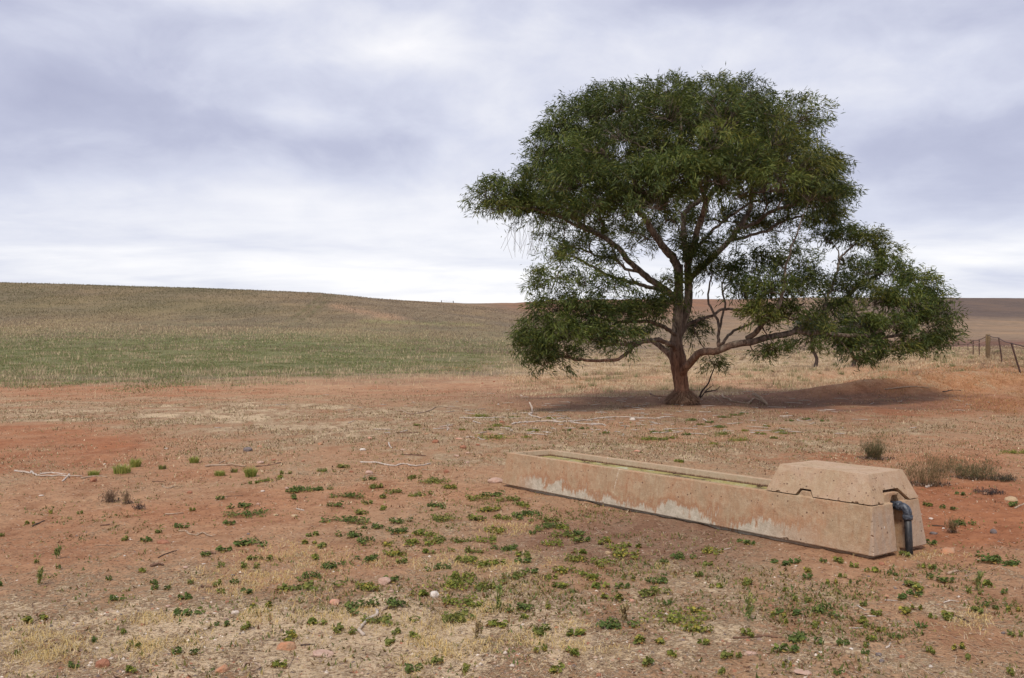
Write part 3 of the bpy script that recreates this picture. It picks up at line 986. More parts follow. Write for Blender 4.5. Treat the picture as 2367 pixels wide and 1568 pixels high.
# limbs: traced course (x, y, metres nearer/farther than the trunk), radius in traced units at start and end
LIMBS = [
    ([(1569, 640, -.1), (1566, 612, -.2), (1543, 577, -.5), (1514, 547, -.8), (1492, 514, -1.1), (1465, 476, -1.5), (1440, 436, -2.0), (1412, 385, -2.6), (1390, 345, -3.0)], 14, 4),
    ([(1564, 690, 0), (1534, 664, .1), (1499, 641, .2), (1473, 621, .2), (1444, 591, .1), (1406, 556, 0), (1360, 530, -.2), (1305, 487, -.4), (1243, 470, -.6), (1190, 455, -.8)], 11, 3.5),
    ([(1385, 541, -.1), (1340, 530, -.6), (1296, 514, -.9), (1246, 497, -1.1), (1197, 487, -1.3), (1140, 470, -1.5)], 6, 2.5),
    ([(1540, 675, -.3), (1505, 662, -.6), (1476, 650, -1.0), (1409, 641, -1.7), (1359, 618, -2.2), (1310, 590, -2.6)], 6.5, 2.5),
    ([(1485, 631, .2), (1441, 615, .8), (1417, 597, 1.3), (1388, 597, 1.7), (1347, 578, 2.2), (1290, 560, 2.8)], 5, 2.5),
    ([(1588, 600, .2), (1585, 545, .7), (1583, 507, 1.1), (1597, 482, 1.5), (1622, 462, 2.0), (1635, 420, 2.5), (1628, 360, 3.0), (1610, 290, 3.2)], 10, 4),
    ([(1592, 605, 0), (1613, 552, -.5), (1634, 490, -1.0), (1654, 448, -1.4), (1682, 417, -1.8), (1712, 372, -2.3), (1745, 310, -2.7)], 11, 4),
    ([(1634, 490, -1.0), (1625, 440, -1.6), (1600, 390, -2.3), (1580, 330, -2.8), (1575, 270, -2.8)], 6, 3),
    ([(1590, 650, .1), (1612, 622, .2), (1676, 571, .5), (1720, 514, .8), (1737, 469, 1.1), (1738, 425, 1.5), (1760, 360, 2.2), (1790, 300, 2.6)], 10, 3.5),
    ([(1600, 590, .2), (1637, 548, .7), (1685, 501, 1.3), (1739, 468, 1.9), (1780, 455, 2.4), (1840, 400, 3.2)], 5, 2.5),
    ([(1705, 530, .7), (1746, 517, .4), (1771, 498, 0), (1813, 485, -.4), (1845, 470, -.8), (1890, 435, -1.0), (1910, 380, -1.0)], 6, 3),
    ([(1690, 556, .6), (1720, 549, .8), (1765, 536, 1.2), (1816, 514, 1.6), (1880, 500, 2.0), (1940, 480, 2.2)], 5, 2.5),
    ([(1573, 866, 0), (1584, 850, -.3), (1601, 828, -.7), (1628, 805, -1.2), (1666, 799, -1.6), (1698, 790, -1.9), (1739, 781, -2.2), (1783, 772, -2.3), (1847, 763, -2.2), (1905, 774, -2.0), (1964, 780, -1.8), (2030, 782, -1.5), (2100, 770, -1.2)], 12.5, 3.5),
    ([(1730, 783, -2.1), (1752, 765, -2.4), (1768, 746, -2.7), (1792, 724, -3.0), (1810, 680, -3.2), (1815, 630, -3.2)], 8, 3),
    ([(1840, 764, -2.2), (1862, 752, -1.9), (1900, 727, -1.3), (1949, 690, -.6), (1990, 655, 0), (2040, 630, .4)], 9, 3.5),
    ([(1949, 690, -.6), (1972, 720, -.9), (1995, 745, -1.2), (2025, 768, -1.5), (2090, 745, -1.6)], 5.5, 2.5),
    ([(1900, 727, -1.3), (1930, 650, -.6), (1945, 600, 0), (1980, 560, .5)], 5, 2.5),
    ([(1564, 845, 0), (1546, 825, .3), (1531, 811, .7), (1505, 790, 1.1), (1473, 798, 1.5), (1441, 799, 1.9), (1411, 796, 2.3), (1340, 780, 2.7)], 10, 3),
    ([(1563, 815, -.1), (1549, 796, -.5), (1528, 781, -1.0), (1505, 780, -1.5), (1476, 790, -2.0), (1447, 811, -2.5), (1411, 828, -2.9), (1371, 831, -3.3), (1310, 826, -3.7), (1262, 800, -3.9)], 7.5, 2.5),
    ([(1560, 775, -.2), (1530, 755, -.9), (1490, 748, -1.6), (1440, 745, -2.3), (1380, 735, -2.8), (1310, 735, -3.2)], 6.5, 2.5),
    ([(1567, 790, .2), (1593, 753, .5), (1631, 732, .9), (1680, 714, 1.3), (1724, 716, 1.7), (1780, 700, 2.0)], 6, 2.5),
    ([(1660, 799, -1.6), (1660, 758, -1.3), (1641, 705, -1.0), (1645, 653, -.8), (1650, 600, -.6)], 5, 1.6),
    ([(1662, 765, -1.4), (1674, 717, -1.0), (1668, 660, -.8), (1690, 610, -.6)], 4, 1.6),
    ([(1664, 797, -1.6), (1700, 770, -.8), (1745, 745, -.3), (1800, 735, .3), (1860, 700, .8)], 4.5, 2),
]
trunk_path = catmull([TP(1577, 945), TP(1576, 925), TP(1575, 895), TP(1571, 865), TP(1566, 825), TP(1563, 790), TP(1566, 755), TP(1568, 715), TP(1569, 660), TP(1570, 612)], 0.07)
trunk_z = trunk_path[:, 2]
tr_r = np.interp(trunk_z, [-.2, 0.0, .3, .6, 1.05, 1.5, 1.75, 2.2, 3.0, 4.0, 4.8], np.array([23, 23, 19, 17, 18, 19.5, 16.5, 13.5, 11.5, 10, 9]) * SC)
stem2 = catmull([TP(1570, 770, .15), TP(1578, 745, .2), TP(1590, 705, .25), TP(1592, 660, .25), TP(1590, 610, .2), TP(1592, 590, .15)], 0.07)
tk = tubes_obj('trunk', [(trunk_path, tr_r, 22, 0.10), (stem2, np.linspace(11.5, 8, len(stem2)) * SC, 16, 0.10)], M_BARK, gum)
nodes, ndir, nlen = [], [], []


def add_nodes(path, l0=0.0):
    tg = np.gradient(path, axis=0)
    tg /= np.linalg.norm(tg, axis=1)[:, None] + 1e-9
    acc = np.concatenate([[0], np.cumsum(np.linalg.norm(np.diff(path, axis=0), axis=1))]) + l0
    nodes.append(path)
    ndir.append(tg)
    nlen.append(acc)


for k, (pts, r0, r1) in enumerate(LIMBS):
    path = catmull([TP(*p) for p in pts], 0.12)
    wob = np.cumsum(rng.normal(0, 0.020, path.shape), axis=0)
    wob -= np.linspace(0, 1, len(path))[:, None] * wob[-1]
    path = path + wob
    rr = np.interp(np.linspace(0, 1, len(path)) ** 0.85, [0, 1], [r0 * 0.80, r1 * 0.85]) * SC
    tubes_obj('limb', [(path, rr, 10, 0.14)], M_BARK, gum)
    add_nodes(path[4:], 1.5 + k * 0.01)

# foliage lumps: centre, radii
lumps = []
# main dome
DC = TP(1572, 470)
DRX, DRZ, DRY = 332 * SC, 250 * SC, 4.6
pts = []
tries = 0
while len(pts) < 112 and tries < 60000:
    tries += 1
    v = rng.normal(size=3)
    v /= np.linalg.norm(v)
    lo = -0.12 if v[1] > -0.2 else -0.22
    if v[2] < lo:
        continue
    q = v / (abs(v[0]) ** 2.25 + abs(v[1]) ** 2.25 + abs(v[2]) ** 2.25) ** (1 / 2.25) * np.array([DRX, DRY, DRZ]) * (0.90 + 0.08 * rng.random())
    if v[2] > 0.25 and rng.random() < 0.15:
        q *= 0.78
    if all(np.linalg.norm(q - o_) > 0.98 for o_ in pts):
        pts.append(q)
for q in pts:
    s = 0.66 + 0.36 * rng.random()
    lumps.append((DC + q, np.array([s * 1.1, s * 1.1, s * 0.70]), 0.75 + 0.5 * rng.random()))
E_ = lambda x, y, rx, ry, off, dn=1.0: lumps.append((TP(x, y, off), np.array([rx * SC, (rx + ry) * 0.5 * SC, ry * SC]), dn * (2.1 if dn >= 0.9 else 1.5)))
for a in [  # left reaching lobe
        (1125, 452, 45, 36, -1.4), (1165, 432, 50, 34, -1.2), (1200, 458, 46, 30, -.9), (1150, 482, 46, 28, -1.6), (1240, 478, 44, 28, -.7), (1195, 478, 40, 26, -.2),
        # front faces of the dome
        (1330, 420, 70, 46, -2.9), (1400, 455, 66, 40, -3.3), (1470, 430, 66, 46, -3.6), (1545, 400, 76, 50, -3.9), (1620, 395, 70, 46, -3.9), (1700, 385, 70, 46, -3.5),
        (1260, 400, 52, 48, -1.0), (1290, 305, 56, 44, -.5), (1256, 345, 44, 44, 0), (1335, 255, 56, 40, .3), (1400, 222, 56, 36, -.4), (1440, 490, 44, 26, -3.0, .7), (1700, 450, 50, 26, -3.2, .6), (1530, 470, 42, 26, -3.4, .6),
        (1500, 545, 42, 24, 1.0, .3), (1650, 560, 40, 24, 1.6, .3), (1560, 505, 52, 28, 2.2, .35), (1685, 490, 50, 28, 1.6, .35), (1450, 530, 46, 24, 1.4, .35), (1755, 485, 50, 28, 2.6, .35), (1820, 462, 50, 30, 2.2, .45), (1605, 450, 60, 36, 2.6, .5), (1390, 505, 44, 24, 1.2, .4),
        (1540, 460, 52, 26, 1.6, .4), (1478, 505, 46, 24, -.6, .35), (1620, 505, 44, 26, .2, .35), (1575, 540, 36, 20, 1.4, .3), (1705, 530, 44, 24, 1.4, .35), (1350, 475, 56, 28, .6, .6), (1300, 505, 50, 24, .9, .5), (1270, 540, 40, 20, 1.4, .35), (1430, 590, 46, 22, -1.2, .35), (1470, 560, 40, 20, 1.0, .3), (1340, 560, 40, 22, -1.2, .4),
        # sparse lit sprays at the left, above the hill line
        (1300, 612, 52, 34, -2.6, .8), (1355, 648, 56, 34, -2.6, .85), (1275, 655, 44, 36, -2.9, .85), (1405, 600, 44, 30, -.6, .6), (1330, 575, 44, 26, 1.5, .6), (1420, 665, 50, 28, -2.2, .8), (1285, 575, 36, 26, -2.0, .7), (1240, 640, 22, 30, -3.0, .3), (1380, 550, 40, 22, .4, .5),
        # low left skirt
        (1280, 712, 52, 40, -3.2), (1345, 715, 58, 42, -3.0), (1415, 722, 58, 42, -2.7), (1485, 715, 54, 38, -2.2), (1540, 700, 44, 34, -1.6), (1245, 760, 40, 42, -3.7), (1300, 770, 52, 42, -3.7),
        (1365, 770, 56, 40, -3.3), (1430, 775, 50, 34, -2.8), (1240, 808, 36, 34, -3.9), (1290, 818, 46, 28, -3.8), (1500, 765, 40, 26, 1.4, .7), (1400, 800, 48, 22, 2.4, .6), (1220, 790, 24, 36, -3.8, .7), (1255, 838, 26, 18, -3.8, .6),
        # leaves round the trunk and behind it
        (1605, 765, 36, 40, 1.6), (1610, 590, 38, 38, -.8), (1640, 622, 34, 36, -.7), (1615, 555, 34, 24, -.3, .6), (1560, 800, 18, 14, 1.5, .5), (1580, 560, 30, 24, -.6, .7), (1570, 655, 26, 24, -.7, .6), (1690, 555, 34, 26, -.4, .5), (1650, 835, 34, 24, 1.0, .7), (1545, 640, 26, 16, -.5, .4),
        # right middle mass
        (1735, 615, 46, 40, -2.0, .9), (1795, 590, 52, 40, -2.6, .75), (1845, 605, 46, 44, -2.6, .7), (1725, 670, 44, 38, -2.4), (1785, 660, 52, 42, -3.1), (1850, 670, 46, 42, -2.7, .9), (1760, 725, 46, 32, -2.9), (1830, 728, 50, 32, -2.6),
        (1880, 640, 36, 44, -1.5, .7), (1800, 805, 40, 20, -2.6, .6), (1860, 800, 42, 26, -2.5, .8), (1750, 815, 32, 16, -2.2, .5), (1690, 640, 26, 34, -1.5, .6), (1885, 755, 36, 26, -2.2, .8),
        # right lobe
        (1915, 548, 44, 26, .4, .8), (1965, 545, 48, 30, .4, .9), (2015, 560, 46, 34, .3), (2052, 590, 32, 30, .2), (1950, 600, 36, 30, .8, .45), (2005, 625, 50, 30, -.3), (2065, 630, 52, 34, -.4), (2120, 650, 46, 36, -.4),
        (1960, 665, 48, 38, -.6), (2020, 690, 54, 44, -.9), (2090, 700, 52, 44, -.9), (2150, 690, 42, 40, -.4), (2175, 735, 38, 40, -.6), (2130, 755, 50, 40, -1.0), (2065, 755, 52, 36, -1.3), (1990, 745, 48, 34, -1.4),
        (2185, 780, 32, 30, -.6), (2140, 795, 46, 24, -1.0), (2070, 800, 50, 24, -1.3), (1990, 800, 46, 26, -1.6), (1945, 780, 34, 30, -1.7), (1975, 825, 36, 18, -1.7, .7), (2040, 822, 38, 14, -1.5, .6), (1925, 715, 38, 34, -1.0),
        # right edge of the dome
        (1915, 440, 38, 40, .6), (1930, 490, 32, 34, .8), (1905, 510, 40, 28, 1.5), (1885, 400, 44, 60, -.6), (1900, 460, 44, 40, -.4)]:
    E_(*a)

start = DC * 0
order = sorted(range(len(lumps)), key=lambda i: np.linalg.norm(lumps[i][0] - TP(1575, 650)))
br_r = {}
twigs = []
leaf_b, leaf_d, leaf_l, leaf_c = [], [], [], []


def link(target, rad, tip, steps, len_w=0.30, jit=0.03, up=0.25):
    N = np.vstack(nodes)
    Dn = np.vstack(ndir)
    Ln = np.concatenate(nlen)
    dv = target - N
    dist = np.linalg.norm(dv, axis=1)
    align = (dv * Dn).sum(1) / (dist + 1e-6)
    cost = dist * (1.25 - 0.35 * align) + len_w * Ln
    k = int(np.argmin(cost))
    p0, d0 = N[k], Dn[k]
    L = dist[k]
    c1 = p0 + (d0 * 0.55 + np.array([0, 0, up]) + rng.normal(0, 0.12, 3)) * L * 0.4
    c2 = target - (dv[k] / (L + 1e-6) * 0.35 + np.array([0, 0, -0.08])) * L + rng.normal(0, 0.05, 3) * L
    s = np.linspace(0, 1, steps)[:, None]
    path = (1 - s) ** 3 * p0 + 3 * (1 - s) ** 2 * s * c1 + 3 * (1 - s) * s ** 2 * c2 + s ** 3 * target
    path[1:-1] += rng.normal(0, jit * min(L, 1.2), (steps - 2, 3)) * 0.7
    rr = np.linspace(rad, tip, steps)
    return path, rr, Ln[k]


C_DK, C_OL, C_LT, C_YL = C(0.038, 0.064, 0.015), C(0.082, 0.098, 0.019), C(0.145, 0.165, 0.036), C(0.20, 0.19, 0.035)
for n_, i in enumerate(order):
    c, rd, dn = lumps[i]
    size = float(np.prod(rd) ** (1 / 3))
    inner = c - np.array([0, 0, rd[2] * 0.35])
    path, rr, l0 = link(inner, 0.020 + 0.022 * size, 0.010, 9)
    tubes_obj('branch', [(path, rr, 6, 0.1)], M_BARK, gum)
    add_nodes(path[2:], l0 + 0.3)
    ns = int(15.5 * dn * (size / 0.6) ** 1.7) + 3
    v = rng.normal(size=(ns, 3))
    v /= np.linalg.norm(v, axis=1)[:, None]
    low = v[:, 2] < -0.25
    v[low, 2] *= np.where(rng.random(low.sum()) < 0.7, -0.6, 1.0)
    v /= np.linalg.norm(v, axis=1)[:, None]
    rad = 0.62 + 0.42 * rng.random(ns) ** 0.7
    sp = c + v * rd * rad[:, None]
    tone = rng.random()
    lump_b = 0.66 + 0.72 * rng.random()
    yl = 0.06 if rng.random() < 0.85 else 0.35
    for q in range(ns):
        # twig from the nearest bit of this lump's branch
        dd = path[3:] - sp[q]
        kk = 3 + int(np.argmin((dd ** 2).sum(1)))
        p0 = path[kk]
        m1 = p0 * 0.5 + sp[q] * 0.5 + rng.normal(0, 0.06, 3) + np.array([0, 0, -0.03])
        twigs.append((np.array([p0, m1, sp[q]]), [0.009, 0.006, 0.003], 3))
        nl = int(rng.integers(34, 58))
        out_d = v[q] * np.array([0.55, 0.55, 0.35]) + np.array([0, 0, -0.30]) + rng.normal(0, 0.32, 3)
        out_d /= np.linalg.norm(out_d)
        al = rng.random(nl)[:, None]
        ax = v[q] * np.array([1, 1, 0.7]) + rng.normal(0, 0.35, 3)
        ax /= np.linalg.norm(ax)
        b = sp[q] + (al - 0.55) * 0.52 * ax + np.array([0, 0, -0.16]) * al ** 2 + rng.normal(0, 1, (nl, 3)) * 0.085
        dr = out_d + rng.normal(0, 0.42, (nl, 3))
        dr /= np.linalg.norm(dr, axis=1)[:, None]
        ln = 0.125 + 0.085 * rng.random(nl)
        mixv = np.clip(0.45 * tone + 0.75 * rng.random(nl) - 0.15, 0, 1)
        cc = mixc(C_DK + np.zeros((nl, 3)), C_OL, mixv)
        lt = rng.random(nl)
        cc = mixc(cc, C_LT, np.where(lt < 0.22, 0.8, 0.0))
        cc = cc * lump_b
        cc = mixc(cc, C_YL, np.where((lt > 1 - yl), 0.75, 0.0))
        leaf_b.append(b)
        leaf_d.append(dr)
        leaf_l.append(ln)
        leaf_c.append(cc)
tag(tubes_obj('twigs', twigs, M_BARK, gum), kind='stuff')
# bare hanging twigs under the left lobe
hang = []
for k in range(26):
    x0, y0 = 1180 + 70 * rng.random(), 505 + 20 * rng.random()
    p0 = TP(x0, y0, -1.2 + rng.normal(0, .3))
    p1 = p0 + np.array([rng.normal(-0.05, 0.12), rng.normal(0, .1), -0.35 - 0.2 * rng.random()])
    p2 = p1 + np.array([rng.normal(-0.06, 0.15), rng.normal(0, .1), -0.35 - 0.4 * rng.random()])
    hang.append((catmull([p0, p1, p2], 0.12), 0.0045, 3))
tag(tubes_obj('hanging_twigs', hang, M_BARK, gum), kind='stuff')


def leaves_obj(name, b, dr, ln, cc, mat, parent, width=0.15):
    n = len(b)
    rv = rng.normal(0, 1, (n, 3))
    sd2 = np.cross(dr, rv)
    sd2 /= np.linalg.norm(sd2, axis=1)[:, None] + 1e-9
    w = (ln * width)[:, None]
    mid = b + dr * (ln * 0.42)[:, None]
    tip = b + dr * ln[:, None] + np.array([0, 0, -0.10]) * ln[:, None]
    v = np.stack([b, mid + sd2 * w * 0.5, tip, mid - sd2 * w * 0.5], 1).reshape(-1, 3)
    f = np.arange(4 * n).reshape(-1, 4)
    return mesh_np(name, v, f, mat, parent, False, {'Col': np.repeat(cc, 4, 0)})


LB, LD_, LL, LC = np.vstack(leaf_b), np.vstack(leaf_d), np.concatenate(leaf_l), np.vstack(leaf_c)
print('leaves', len(LB), 'twigs', len(twigs), 'lumps', len(lumps))
tag(leaves_obj('crown', LB, LD_, LL, LC, M_LEAF, gum, 0.16), kind='stuff')
# fibrous skirt of shed bark round the foot
n = 2600
th = rng.random(n) * 2 * np.pi
rr = (12 + 24 * rng.random(n) ** 0.8) * SC
bz = np.clip(1 - (rr / SC - 14) / 22, 0, 1) ** 0.8 * 0.42
bb = np.stack([np.cos(th) * rr * 1.0 + (1577 - 1573) * SC, np.sin(th) * rr * 0.9, bz * (0.55 + 0.45 * rng.random(n))], -1)
cc = mixc(C(0.26, 0.15, 0.10) + np.zeros((n, 3)), C(0.42, 0.28, 0.19), rng.random(n))
skb = bmesh.new()
bmesh.ops.create_cone(skb, cap_ends=True, segments=28, radius1=35 * SC, radius2=17 * SC, depth=0.5)
bmesh.ops.subdivide_edges(skb, edges=skb.edges[:], cuts=3, use_grid_fill=True)
for v in skb.verts:
    k = 1 + 0.22 * (float(fbm(np.array(math.atan2(v.co.y, v.co.x) * 2.2 + 9), np.array(v.co.z * 4.0), 1.0, 3, 12)) - 0.5)
    v.co.x, v.co.y, v.co.z = v.co.x * k + 4 * SC, v.co.y * k * 0.9, v.co.z + 0.12
ro = bm_obj('root_flare', skb, M_FLARE, gum, True)
blades('shed_bark', bb, 0.10 + 0.16 * rng.random(n), 0.018 + 0.012 * rng.random(n), th, 1.0 + 0.9 * rng.random(n), cc, M_GRASS, gum, 2)['kind'] = 'stuff'


# ------------------------------------------------------------------ what nobody could count: litter, grasses, pebbles
def scatter(n, y0, y1, dens, u0=-0.63, u1=0.66, mode='log'):
    """random ground points between two distances, kept with probability dens(zones)"""
    if mode == 'log':
        y = np.exp(rng.uniform(math.log(y0), math.log(y1), n))
    else:
        y = 1 / rng.uniform(1 / y1, 1 / y0, n)
    x = rng.uniform(u0, u1, n) * (y + 1.5)
    z = ground_z(x, y)
    zs = zones(x, y, z)
    keep = rng.random(n) < np.clip(dens(x, y, *zs), 0, 1)
    # nothing grows through the trough
    c, s = math.cos(TYAW), math.sin(TYAW)
    lx, ly = (x - TX) * c + (y - TY) * s, -(x - TX) * s + (y - TY) * c
    keep &= ~((lx > -0.08) & (lx < TL + 0.08) & (ly > -0.02) & (ly < TWB + 0.02))
    return np.stack([x, y, z], -1)[keep], [q[keep] for q in zs]


def tones(n, *cols, spread=0.12):
    k = rng.integers(0, len(cols), n)
    c = np.array(cols)[k]
    return np.clip(c * (1 + rng.normal(0, spread, (n, 1))), 0.005, 0.9)


def grass(name, label, b, hmin, hmax, w0, lean0, lean1, col, segs=1):
    n = len(b)
    b = b.copy()
    b[:, 2] -= 0.004
    h = (hmin + (hmax - hmin) * rng.random(n) ** 1.3) * (np.clip(b[:, 1] / 11, 1, 2.2) if hmax < 0.06 else 1)
    w = np.maximum(w0 * (0.7 + 0.6 * rng.random(n)), 0.00062 * b[:, 1])
    o = blades(name, b, h, w, rng.random(n) * 6.283, lean0 + (lean1 - lean0) * rng.random(n), col, M_GRASS, None, segs)
    return tag(o, label, 'grass', kind='stuff')


# straw and twig litter on the near ground
b, zs = scatter(230000, 3.3, 26, lambda x, y, xd, yd, red, lit, pur, far, gr, hg: 0.05 + 0.85 * lit ** 1.4 * (fbm(x, y, 0.5, 3, 20) * 1.5 - 0.15), mode='inv')
b[:, 2] += 0.006
o = grass('straw_litter', 'broken straw lying over the pale bare soil', b, 0.025, 0.085, 0.0035, 1.25, 1.62, tones(len(b), (0.50, 0.37, 0.22), (0.58, 0.47, 0.34), (0.42, 0.30, 0.18), (0.33, 0.20, 0.12)))
o['category'] = 'straw'
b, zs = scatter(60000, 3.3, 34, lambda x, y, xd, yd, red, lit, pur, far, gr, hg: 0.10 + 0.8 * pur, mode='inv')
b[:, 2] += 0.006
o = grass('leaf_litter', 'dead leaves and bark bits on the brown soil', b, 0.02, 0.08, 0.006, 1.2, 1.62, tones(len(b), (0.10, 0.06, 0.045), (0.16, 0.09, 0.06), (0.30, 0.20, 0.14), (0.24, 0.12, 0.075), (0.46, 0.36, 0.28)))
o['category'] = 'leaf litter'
# curly yellow dead grass in the foreground
YT = [(600, 1350, 110, 45), (680, 1300, 80, 30), (560, 1420, 110, 40), (1090, 1440, 120, 50), (1160, 1400, 70, 60), (1010, 1310, 110, 25), (870, 1310, 50, 16), (330, 1420, 70, 30), (110, 1490, 80, 30),
      (360, 1500, 80, 25), (1190, 1310, 90, 35), (900, 1470, 90, 25), (1300, 1440, 100, 25), (1250, 1500, 140, 40), (780, 1440, 90, 30), (2240, 1450, 60, 22), (1200, 1210, 90, 20), (1500, 1300, 50, 14), (2100, 1290, 90, 12), (640, 1420, 70, 30), (1010, 1500, 200, 40)]


def ytd(x, y, xd, yd, red, lit, pur, far, gr, hg):
    s = 0
    for (a, c, rx, ry) in YT:
        s = np.maximum(s, soft(xd, yd, a, c, rx, ry, 1.0))
    return s * np.clip((fbm(x, y, 0.22, 3, 21) - 0.38) * 6, 0, 1)


b, zs = scatter(330000, 3.6, 11.5, ytd, mode='inv')
grass('dead_grass', 'curled yellow dead grass in loose patches', b, 0.02, 0.075, 0.0036, 0.85, 1.6, tones(len(b), (0.60, 0.44, 0.17), (0.66, 0.51, 0.25), (0.54, 0.38, 0.15), (0.58, 0.48, 0.30)), 2)
# pebbles
b, zs = scatter(30000, 3.4, 15, lambda x, y, xd, yd, red, lit, pur, far, gr, hg: np.clip((yd - 1180) / 300, 0.06, 1) * np.clip(fbm(x, y, 0.7, 3, 22) * 2 - 0.55, 0.05, 1), mode='inv')
n = len(b)
pv = np.array([(1, 0, 0), (0.3, 0.9, 0), (-0.8, 0.6, 0), (-0.8, -0.6, 0), (0.3, -0.9, 0), (0, 0, 0.75)], float)
pf = np.array([(0, 1, 5), (1, 2, 5), (2, 3, 5), (3, 4, 5), (4, 0, 5)])
r_ = 0.005 + 0.011 * rng.random(n) ** 2.5
v = pv[None] * (1 + rng.normal(0, 0.22, (n, 6, 3))) * r_[:, None, None]
v[..., 2] -= 0.002
v = (v + b[:, None, :]).reshape(-1, 3)
f = (np.arange(n)[:, None, None] * 6 + pf[None]).reshape(-1, 3)
o = mesh_np('pebbles', v, f, M_PEB, None, True, {'Col': np.repeat(tones(n, (0.14, 0.105, 0.09), (0.22, 0.15, 0.12), (0.33, 0.20, 0.13), (0.55, 0.46, 0.38), (0.30, 0.13, 0.075), (0.40, 0.28, 0.2)), 6, 0)})
tag(o, 'small loose pebbles and droppings strewn on the soil', 'gravel', kind='stuff')
# tiny sprouts
SPR = [(1500, 1010, 420, 40, 1), (1300, 1180, 350, 70, .8), (1150, 1000, 260, 35, .8), (1000, 1060, 240, 40, .5), (1350, 1330, 450, 70, .6), (900, 1240, 200, 70, .35), (2000, 1400, 350, 120, .5), (250, 1200, 260, 60, .35),
       (600, 1080, 260, 40, .3), (400, 960, 500, 16, .4), (1250, 965, 220, 20, .5), (850, 1390, 420, 90, .3), (1900, 1320, 260, 30, .5), (2000, 975, 250, 16, .35), (1700, 1010, 350, 30, .7)]


def sprd(x, y, xd, yd, red, lit, pur, far, gr, hg):
    s = 0.06
    for (a, c, rx, ry, am) in SPR:
        s = np.maximum(s, am * soft(xd, yd, a, c, rx, ry, 1.0))
    return s * np.clip((fbm(x, y, 0.45, 3, 23) - 0.45) * 6, 0, 1)


b, zs = scatter(150000, 4, 30, sprd, mode='inv')
b = np.repeat(b, 3, 0) + rng.normal(0, 0.014, (3 * len(b), 3)) * np.array([1, 1, 0.0])
o = grass('green_sprouts', 'tiny green and rusty sprouts dotted over the soil', b, 0.012, 0.045, 0.016, 0.3, 1.4, tones(len(b), (0.10, 0.135, 0.035), (0.14, 0.15, 0.04), (0.19, 0.17, 0.05), (0.19, 0.10, 0.05), (0.30, 0.22, 0.09)))
o['category'] = 'sprouts'
# dried-off weed stubs and clods that fleck the open flat
b, zs = scatter(200000, 9, 44, lambda x, y, xd, yd, red, lit, pur, far, gr, hg: (0.12 + 0.75 * lit) * np.clip((fbm(x, y * 0.6, 0.8, 4, 35) - 0.36) * 4, 0.04, 1) * (1 - 0.6 * far) * np.clip((y - 8) / 6, 0.15, 1))
b = np.repeat(b, 2, 0) + rng.normal(0, 0.02, (2 * len(b), 3)) * np.array([1, 1, 0.0])
o = grass('dried_weeds', 'dried brown weed stubs flecking the open flat', b, 0.010, 0.05, 0.017, 0.4, 1.45, tones(len(b), (0.20, 0.11, 0.06), (0.15, 0.09, 0.055), (0.28, 0.17, 0.09), (0.24, 0.20, 0.08), (0.17, 0.16, 0.06), (0.52, 0.41, 0.26), (0.55, 0.45, 0.30), spread=0.2))
o['category'] = 'dried weeds'
# the field: green regrowth, dry stalks
b, zs = scatter(620000, 36, 140, lambda x, y, xd, yd, red, lit, pur, far, gr, hg: gr * np.clip((fbm(x, y, 1.6, 3, 24) - 0.38) * 4, 0.06, 1), -0.63, 0.08)
o = grass('field_herbage', 'low green regrowth covering the field', b, 0.05, 0.19, 0.045, 0.2, 1.2, tones(len(b), (0.185, 0.215, 0.08), (0.22, 0.225, 0.09), (0.27, 0.25, 0.105), (0.165, 0.205, 0.09), (0.25, 0.215, 0.12), spread=0.2))


def stalkd(x, y, xd, yd, red, lit, pur, far, gr, hg):
    left = np.clip((1320 - xd) / 100, 0, 1)
    band1 = np.exp(-((yd - 872) / 22) ** 2) * np.clip((fbm(x, y, 2.2, 3, 25) - 0.42) * 4, 0, 1) * 0.4
    band2 = np.exp(-((yd - 757) / 20) ** 2) * 0.8
    mid = np.exp(-((yd - 820) / 36) ** 2) * np.clip((fbm(x, y, 2.4, 3, 26) - 0.50) * 6, 0, 1) * 0.35
    return left * np.clip(band1 + band2 + mid, 0, 1) * np.clip((y - 28 - 14 * np.clip(xd / 1200, 0, 1) + 16 * (fbm(x, y, 3.0, 3, 34) - 0.5)) / 26, 0, 1) ** 1.5


b, zs = scatter(260000, 30, 150, stalkd, -0.63, 0.10)
grass('dry_stalks', 'straw-coloured dry stalks standing in the field', b, 0.12, 0.48, 0.010, 0.05, 0.75, tones(len(b), (0.52, 0.40, 0.25), (0.45, 0.34, 0.22), (0.58, 0.46, 0.29), (0.40, 0.28, 0.19)))
# brown grass of the hill
b, zs = scatter(330000, 95, 300, lambda x, y, xd, yd, red, lit, pur, far, gr, hg: (1 - 0.85 * gr) * np.clip((1400 - xd) / 200, 0, 1) * np.clip(0.25 + 1.1 * (fbm(x, y * 0.5, 9.0, 4, 27) - 0.3), 0.05, 1), -0.63, 0.12)
hgk = np.clip(zs[7] * 1.1, 0, 1)[:, None]
cc = tones(len(b), (0.29, 0.22, 0.15), (0.25, 0.185, 0.13), (0.34, 0.26, 0.175), (0.21, 0.16, 0.115)) * (1 - hgk) + tones(len(b), (0.18, 0.155, 0.085), (0.20, 0.165, 0.10), (0.15, 0.14, 0.07)) * hgk
grass('hill_grass', 'brown and olive grass covering the long hill', b, 0.10, 0.42, 0.07, 0.1, 0.9, cc)
